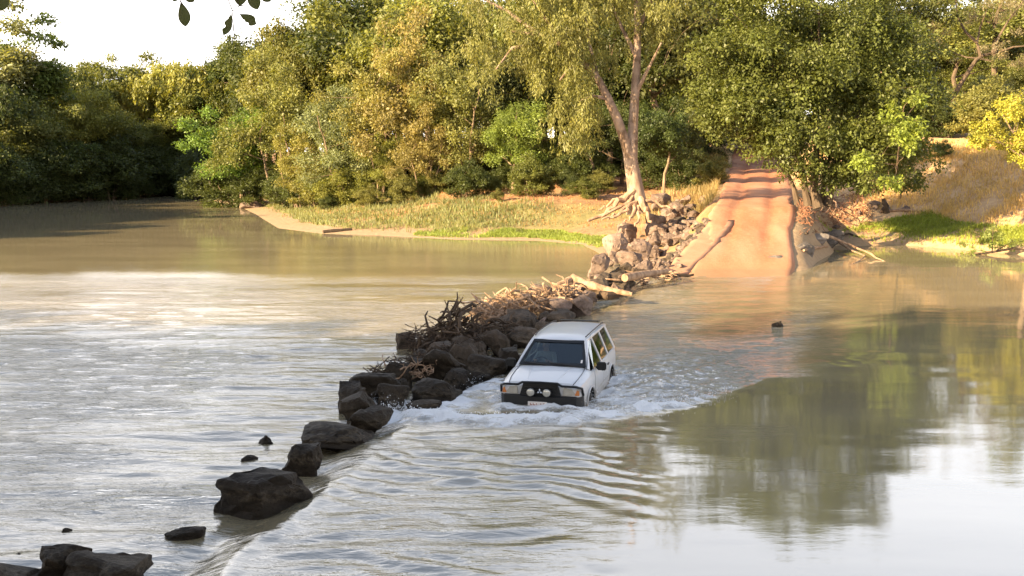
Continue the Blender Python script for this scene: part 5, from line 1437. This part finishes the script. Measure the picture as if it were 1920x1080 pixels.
MB().box((0.0, 1.62, 1.475), (0.22, 0.03, 0.06)).build('rear_view_mirror', M['black_plastic'], car, False, 0.01)

# the driver, dimly seen through the windscreen: one skinned figure, seated
def person(label, px, origin_y, parent_m):
    J = {'pel': ((0, 0, 0.74), .15), 'waist': ((0, -.02, 0.92), .135), 'chest': ((0, -.03, 1.10), .155), 'neck0': ((0, -.03, 1.24), .075), 'neck': ((0, -.035, 1.30), .052), 'chin': ((0, -.06, 1.35), .062), 'head': ((0, -.05, 1.42), .085), 'crown': ((0, -.04, 1.49), .068), 'nose': ((0, -.145, 1.395), .016),
         'shl': ((-.17, -.03, 1.20), .065), 'ell': ((-.23, -.25, 1.00), .046), 'wrl': ((-.15, -.44, 1.11), .030), 'hal': ((-.13, -.50, 1.14), .034), 'shr': ((.17, -.03, 1.20), .065), 'elr': ((.23, -.25, 1.00), .046), 'wrr': ((.15, -.44, 1.11), .030), 'har': ((.13, -.50, 1.14), .034),
         'kl': ((-.13, -.46, 0.80), .075), 'kr': ((.13, -.46, 0.80), .075)}
    E = [('pel', 'waist'), ('waist', 'chest'), ('chest', 'neck0'), ('neck0', 'neck'), ('neck', 'chin'), ('chin', 'head'), ('head', 'crown'), ('chin', 'nose'), ('chest', 'shl'), ('shl', 'ell'), ('ell', 'wrl'), ('wrl', 'hal'), ('chest', 'shr'), ('shr', 'elr'), ('elr', 'wrr'), ('wrr', 'har'), ('pel', 'kl'), ('pel', 'kr')]
    for s, sx in (('l', -1), ('r', 1)):
        hx, hy, hz = J['ha' + s][0]
        for k, (dx, L) in enumerate(((-.030, .05), (-.010, .06), (.010, .055), (.028, .042))):
            J['f%s%d' % (s, k)] = ((hx + dx, hy - L * .6, hz + .025), .009); J['g%s%d' % (s, k)] = ((hx + dx, hy - L * .5, hz - .02), .008)
            E += [('ha' + s, 'f%s%d' % (s, k)), ('f%s%d' % (s, k), 'g%s%d' % (s, k))]
        J['t' + s] = ((hx - sx * .045, hy + .01, hz + .02), .010); E.append(('ha' + s, 't' + s))
    keys = list(J); me = bpy.data.meshes.new('person')
    me.from_pydata([J[k][0] for k in keys], [(keys.index(a), keys.index(b)) for a, b in E], [])
    o = link(bpy.data.objects.new('person', me))
    o.modifiers.new('skin', 'SKIN'); sub = o.modifiers.new('sub', 'SUBSURF'); sub.levels = sub.render_levels = 1
    for i, k in enumerate(keys):
        me.skin_vertices[0].data[i].radius = (J[k][1], J[k][1]); me.skin_vertices[0].data[i].use_root = (k == 'pel')
    dg = bpy.context.evaluated_depsgraph_get(); dg.update()
    nm = bpy.data.meshes.new_from_object(o.evaluated_get(dg)); o.modifiers.clear(); o.data = nm
    nm.materials.clear(); nm.materials.append(M['shirt']); nm.materials.append(M['skin'])
    for p in nm.polygons:
        p.use_smooth = True; c = p.center
        if c.z > 1.275 or c.y < -0.36 and c.z > 0.95: p.material_index = 1
    o.matrix_world = parent_m @ Matrix.Translation((px, origin_y, 0))
    hairm = MB().lathe([(0.0, 0.094), (0.03, 0.096), (0.06, 0.085), (0.085, 0.055), (0.095, 0.01)], (0, -.03, 1.435), (0, 0.25, 1), 16)
    hairm.build('hair', M['hair'], o, True)
    return tag(o, label, 'person')
bpy.context.view_layer.update()
person('driver in a pale shirt at the wheel, dim behind the windscreen', -0.36, 2.17, car.matrix_world.copy())

# ------------------------------------------------------------------ grass on the banks
def grass(name, label, n, sampler, h0, h1, col, lean=0.35, w=0.02, seed=0, drycol=None):
    rng = np.random.default_rng(seed)
    x, y = sampler(rng, n); z = ground_z(x, y)
    ok = (z > 0.02) & (np.abs(x - road_x(y)) > road_w(y) + 0.25); x, y, z = x[ok], y[ok], z[ok]; n = len(x)
    h = rng.uniform(h0, h1, n) * (0.6 + 0.8 * fbm(x * 0.8, y * 0.8, 91 + seed, 2)); a = rng.uniform(0, 6.28, n); b = rng.uniform(0, 6.28, n)
    ln = np.abs(rng.normal(0, lean, n)) + 0.05
    base = np.stack([x, y, z - 0.03], 1); side_ = np.stack([np.cos(a), np.sin(a), a * 0], 1) * (w * rng.uniform(0.7, 1.4, n))[:, None]
    ld = np.stack([np.cos(b), np.sin(b), b * 0], 1)
    mid = base + np.array([0, 0, 1]) * (h * 0.6)[:, None] + ld * (h * ln * 0.35)[:, None]
    tip = base + np.array([0, 0, 1]) * (h * (1 - 0.25 * np.minimum(ln, 1)))[:, None] + ld * (h * ln)[:, None]
    V = np.stack([base - side_, base + side_, mid + side_ * 0.8, mid - side_ * 0.8, tip], 1).reshape(-1, 3)
    i = np.arange(n) * 5
    me = np_mesh(name, V, np.stack([i, i + 1, i + 2, i + 3], 1), np.stack([i + 3, i + 2, i + 4], 1))
    t = np.clip(0.5 * fbm(x * 0.5, y * 0.5, 95 + seed, 2) + 0.5 * rng.random(n), 0, 1)
    attr(me, 'tint', np.repeat(t, 5)); attr(me, 'dry', np.repeat(np.clip(rng.random(n) * 0.6 + 0.5 * fbm(x * 0.3, y * 0.3, 97, 2), 0, 1), 5)); me.materials.append(M['leaf'])
    o = link(bpy.data.objects.new(name, me)); o.color = (*col, 1); o['kind'] = 'stuff'; o['label'] = label; o['category'] = 'grass'
    return o
def band(poly, d0, d1, xr, yr):
    """points on land between two distances from the waterline"""
    def f(rng, n):
        X = np.empty(0); Yy = np.empty(0)
        while len(X) < n:
            x = rng.uniform(*xr, n * 3); y = rng.uniform(*yr, n * 3)
            d, _ = dist_poly(x, y, WL, True); q = fbm(x * 0.35, y * 0.35, 99, 3)
            xe = (fbm(y * 0.5, y * 0 + 2.0, 101, 3) - 0.5) * 9 + (rng.random(len(x)) - 0.5) * 4
            ok = ~inside(x, y, WL) & (x + xe < xr[1] - 2.0 + 6 * (xr[1] > 30)) & (x + xe > xr[0] + 2.0) & (d > d0 + (q - 0.5) * 2.0) & (d < d1 + (q - 0.5) * 3) & (rng.random(len(x)) < sstep(0.30, 0.55, q) + 0.12)
            X = np.concatenate([X, x[ok]]); Yy = np.concatenate([Yy, y[ok]])
        return X[:n], Yy[:n]
    return f
grass('reed_grass', 'tall pale green reed grass on the middle bank above the mud', 26000, band(None, 2.0, 13.0, (-30, 3.0), (68, 118)), 0.12, 0.5, (0.17, 0.18, 0.075), 0.7, 0.022, 1)
grass('short_grass', 'short bright green grass at the water left of the riprap', 16000, band(None, 0.6, 3.0, (-6.5, 9.0), (62, 76)), 0.10, 0.24, (0.19, 0.235, 0.05), 0.6, 0.018, 2)
grass('bank_grass', 'low bright yellow-green grass along the water on right bank', 26000, band(None, 0.6, 4.2, (19.0, 35), (52, 74)), 0.12, 0.32, (0.22, 0.26, 0.045), 0.6, 0.02, 3)
grass('dry_grass', 'tall golden dry grass over the steep right slope', 34000, band(None, 4.0, 20.0, (22, 44), (56, 92)), 0.18, 0.5, (0.47, 0.33, 0.145), 0.6, 0.02, 4)
grass('dry_grass', 'sparse dry grass and fallen leaves under the golden scrub', 9000, band(None, 4.5, 22.0, (-24, 13), (70, 102)), 0.06, 0.26, (0.33, 0.20, 0.085), 0.8, 0.025, 5)
grass('verge_grass', 'dry tussocks on the shaded verge left of the road', 9000, lambda rng, n: (road_x(np.linspace(66, 120, n)) - road_w(np.linspace(66, 120, n)) - np.abs(rng.normal(0.8, 1.6, n)), np.linspace(66, 120, n)), 0.3, 0.9, (0.26, 0.20, 0.09), 0.5, 0.02, 6)

# small leafy bush standing in the water at right
rng = np.random.default_rng(95)
p = G(1855, 478, 0.0); e = empty('water_bush', (p[0], p[1], 0.0)); e0 = np.array(e.location)
tag(e, 'small ragged green bush on a fallen branch at the right water edge', 'bush')
cl = [(*(W(px + rng.normal(0, 5), py + rng.normal(0, 4), p[1] + rng.normal(0, .3)) - e0), rng.uniform(0.12, 0.26)) for (px, py) in [(1862, 425), (1850, 440), (1870, 445), (1858, 458), (1828, 470), (1815, 474), (1842, 470), (1872, 465), (1900, 455), (1890, 462), (1806, 462)] for k in range(2)]
link(bpy.data.objects.new('foliage', crown_mesh('water_bush_leaves', cl, rng, 1500, 0.12, 0.07, 'round', 0.8)), e).color = (0.16, 0.19, 0.055, 1)
mb = MB(); mb.tube([tuple(W(px, py, p[1]) - e0) for px, py in ((1800, 482), (1850, 474), (1900, 466), (1935, 470))], [0.04, 0.07, 0.07, 0.04], 6)
for q in ((1862, 425), (1828, 468), (1900, 452)): mb.tube([tuple(W(1860, 474, p[1]) - e0), tuple(W(*q, p[1]) - e0)], [0.035, 0.012], 5)
mb.build('stem', M['drift_dark'], e, True)

# ------------------------------------------------------------------ overhanging twigs close to the viewpoint
M['twig'] = bark_material('twig_bark', (0.05, 0.035, 0.025), (0.11, 0.08, 0.055), 30.0)
m, nt = new_mat('near_leaf'); g = N(nt)
c = g.mix(g.noise(30, 3, 0.6, g.obj()), (0.030, 0.042, 0.010), (0.055, 0.068, 0.016))
d_ = g.bsdf(c, 0.4, None, 0.4); t_ = g.n('ShaderNodeBsdfTranslucent'); t_.inputs[0].default_value = (0.10, 0.11, 0.015, 1)
mx = g.n('ShaderNodeMixShader'); mx.inputs[0].default_value = 0.22; g.l(d_, mx.inputs[1]); g.l(t_.outputs[0], mx.inputs[2]); g.out(mx.outputs[0]); M['near_leaf'] = m
LD = 5.0
def near_leaf(parent, org, base, tip, width, notch=()):
    a = W(*base, LD); b = W(*tip, LD); ax = b - a; L = np.linalg.norm(ax); ax = ax / L
    s = np.cross(ax, np.array([0, 1.0, 0])); s /= np.linalg.norm(s); up = np.cross(s, ax)
    hw = width * LD / F / 2
    vs = []; n = 12
    for i in range(n + 1):
        t = i / n; w = hw * (math.sin(math.pi * min(1, t ** 1.35)) ** 0.75 if 0 < t < 1 else 0.04)
        for sd in (-1, 0, 1):
            k = 1.0
            for (t0, sdn, dep) in notch:
                if sd == sdn: k *= 1 - dep * math.exp(-((t - t0) / 0.07) ** 2)
            vs.append(a + ax * L * t + s * w * sd * k + up * (abs(sd) * w * 0.25 + 0.004 * math.sin(3 * t)) - org)
    fs = []
    for i in range(n):
        for j in range(2): q = i * 3 + j; fs.append((q, q + 1, q + 4, q + 3))
    MB().add(vs, fs).build('leaf', M['near_leaf'], parent, True)
o0 = W(335, -40, LD); tw = empty('leafy_twig', tuple(o0)); tag(tw, 'hanging twig with one large dark leaf at the top edge, left of the pair', 'twig')
mb = MB().tube([W(250, -160, LD) - o0, W(310, -70, LD) - o0, W(334, -25, LD) - o0, W(338, 2, LD) - o0, W(342, 10, LD) - o0], [0.008, 0.006, 0.004, 0.003, 0.002], 6).tube([W(334, -25, LD) - o0, W(344, 4, LD) - o0], [0.003, 0.001], 5); mb.build('stem', M['twig'], tw, True)
near_leaf(tw, o0, (339, 2), (348, 50), 23); near_leaf(tw, o0, (336, -22), (325, 3), 14); near_leaf(tw, o0, (340, -18), (364, 3), 18)
o1 = W(428, -40, LD); tw = empty('leafy_twig', tuple(o1)); tag(tw, 'hanging twig with several insect-eaten dark leaves at the top edge', 'twig')
mb = MB().tube([W(380, -170, LD) - o1, W(415, -80, LD) - o1, W(426, -8, LD) - o1, W(431, 8, LD) - o1, W(435, 18, LD) - o1, W(436, 30, LD) - o1], [0.008, 0.006, 0.0025, 0.0022, 0.0028, 0.002], 6)
mb.tube([W(435, 18, LD) - o1, W(446, 25, LD) - o1, W(451, 27, LD) - o1], [0.002, 0.0018, 0.0016], 5)
mb.tube([W(437, 40, LD) - o1, W(438, 56, LD) - o1, W(440, 73, LD) - o1], [0.0022, 0.0028, 0.001], 5); mb.tube([W(435, 30, LD) - o1, W(437, 44, LD) - o1], 0.0018, 5)
mb.tube([W(442, 16, LD) - o1, W(448, 11, LD) - o1, W(466, 10, LD) - o1], [0.002, 0.003, 0.001], 5); mb.tube([W(448, 11, LD) - o1, W(440, -30, LD) - o1, W(415, -80, LD) - o1], [0.002, 0.003, 0.004], 5)
mb.tube([W(440, -30, LD) - o1, W(462, -35, LD) - o1, W(486, -24, LD) - o1], [0.003, 0.0025, 0.002], 5)
mb.build('stem', M['twig'], tw, True)
near_leaf(tw, o1, (434, 26), (419, 66), 17, ((0.62, -1, 0.8), (0.25, -1, 0.3))); near_leaf(tw, o1, (449, 26), (481, 45), 20, ((0.35, -1, 0.35), (0.55, -1, 0.5), (0.9, 1, 0.5)))
near_leaf(tw, o1, (449, -30), (450, 11), 24); near_leaf(tw, o1, (464, -26), (483, 18), 24); near_leaf(tw, o1, (486, -24), (507, 3), 22); 
o2 = W(5, -30, LD); tw = empty('leafy_twig', tuple(o2)); tag(tw, 'twig with a single dark leaf in the top left corner', 'twig')
MB().tube([W(60, -150, LD) - o2, W(25, -50, LD) - o2, W(12, -20, LD) - o2], [0.006, 0.004, 0.002], 5).build('stem', M['twig'], tw, True)
near_leaf(tw, o2, (12, -20), (0, 20), 20); near_leaf(tw, o2, (24, -40), (44, 3), 16)

# ------------------------------------------------------------------ spray thrown up by the car and at the rocks
rng = np.random.default_rng(31)
m, nt = new_mat('spray'); g = N(nt); g.out(g.bsdf((0.75, 0.76, 0.76), 0.4, None, 0.5)); M['spray'] = m
V = []; T = []
def drop(p, r):
    b = len(V); a = rng.uniform(0, 6.28); c_, s_ = math.cos(a), math.sin(a)
    for q in ((1, 0, 0), (-1, 0, 0), (0, 1, 0), (0, -1, 0), (0, 0, 1.3), (0, 0, -0.8)):
        V.append((p[0] + r * (q[0] * c_ - q[1] * s_), p[1] + r * (q[0] * s_ + q[1] * c_), p[2] + r * q[2]))
    for t in ((0, 2, 4), (2, 1, 4), (1, 3, 4), (3, 0, 4), (2, 0, 5), (1, 2, 5), (3, 1, 5), (0, 3, 5)): T.append(tuple(b + i for i in t))
for i in range(900):
    t = rng.random() * (len(bow) - 2); j = int(t); f = t - j
    p = np.array(bow[j]) * (1 - f) + np.array(bow[j + 1]) * f
    drop((p[0] + rng.normal(0, 0.05), p[1] + 0.25 + rng.normal(0, 0.16), 0.05 + abs(rng.normal(0, 0.05))), rng.uniform(0.004, 0.014))
for (px, py, n, sp, h) in ((724, 756, 110, 0.14, 0.10), (745, 772, 120, 0.2, 0.07), (868, 724, 120, 0.25, 0.07), (1108, 760, 160, 0.2, 0.12), (1150, 722, 200, 0.3, 0.12), (930, 750, 120, 0.15, 0.1)):
    q = G(px, py)
    for i in range(n): drop((q[0] + rng.normal(0, sp), q[1] + rng.normal(0, sp), 0.04 + abs(rng.normal(0, h))), rng.uniform(0.003, 0.010))
me = np_mesh('water_spray', V, None, T); me.materials.append(M['spray'])
o = link(bpy.data.objects.new('water_spray', me)); o['kind'] = 'stuff'; o['label'] = 'white spray thrown up around the car and the foaming rocks'; o['category'] = 'spray'
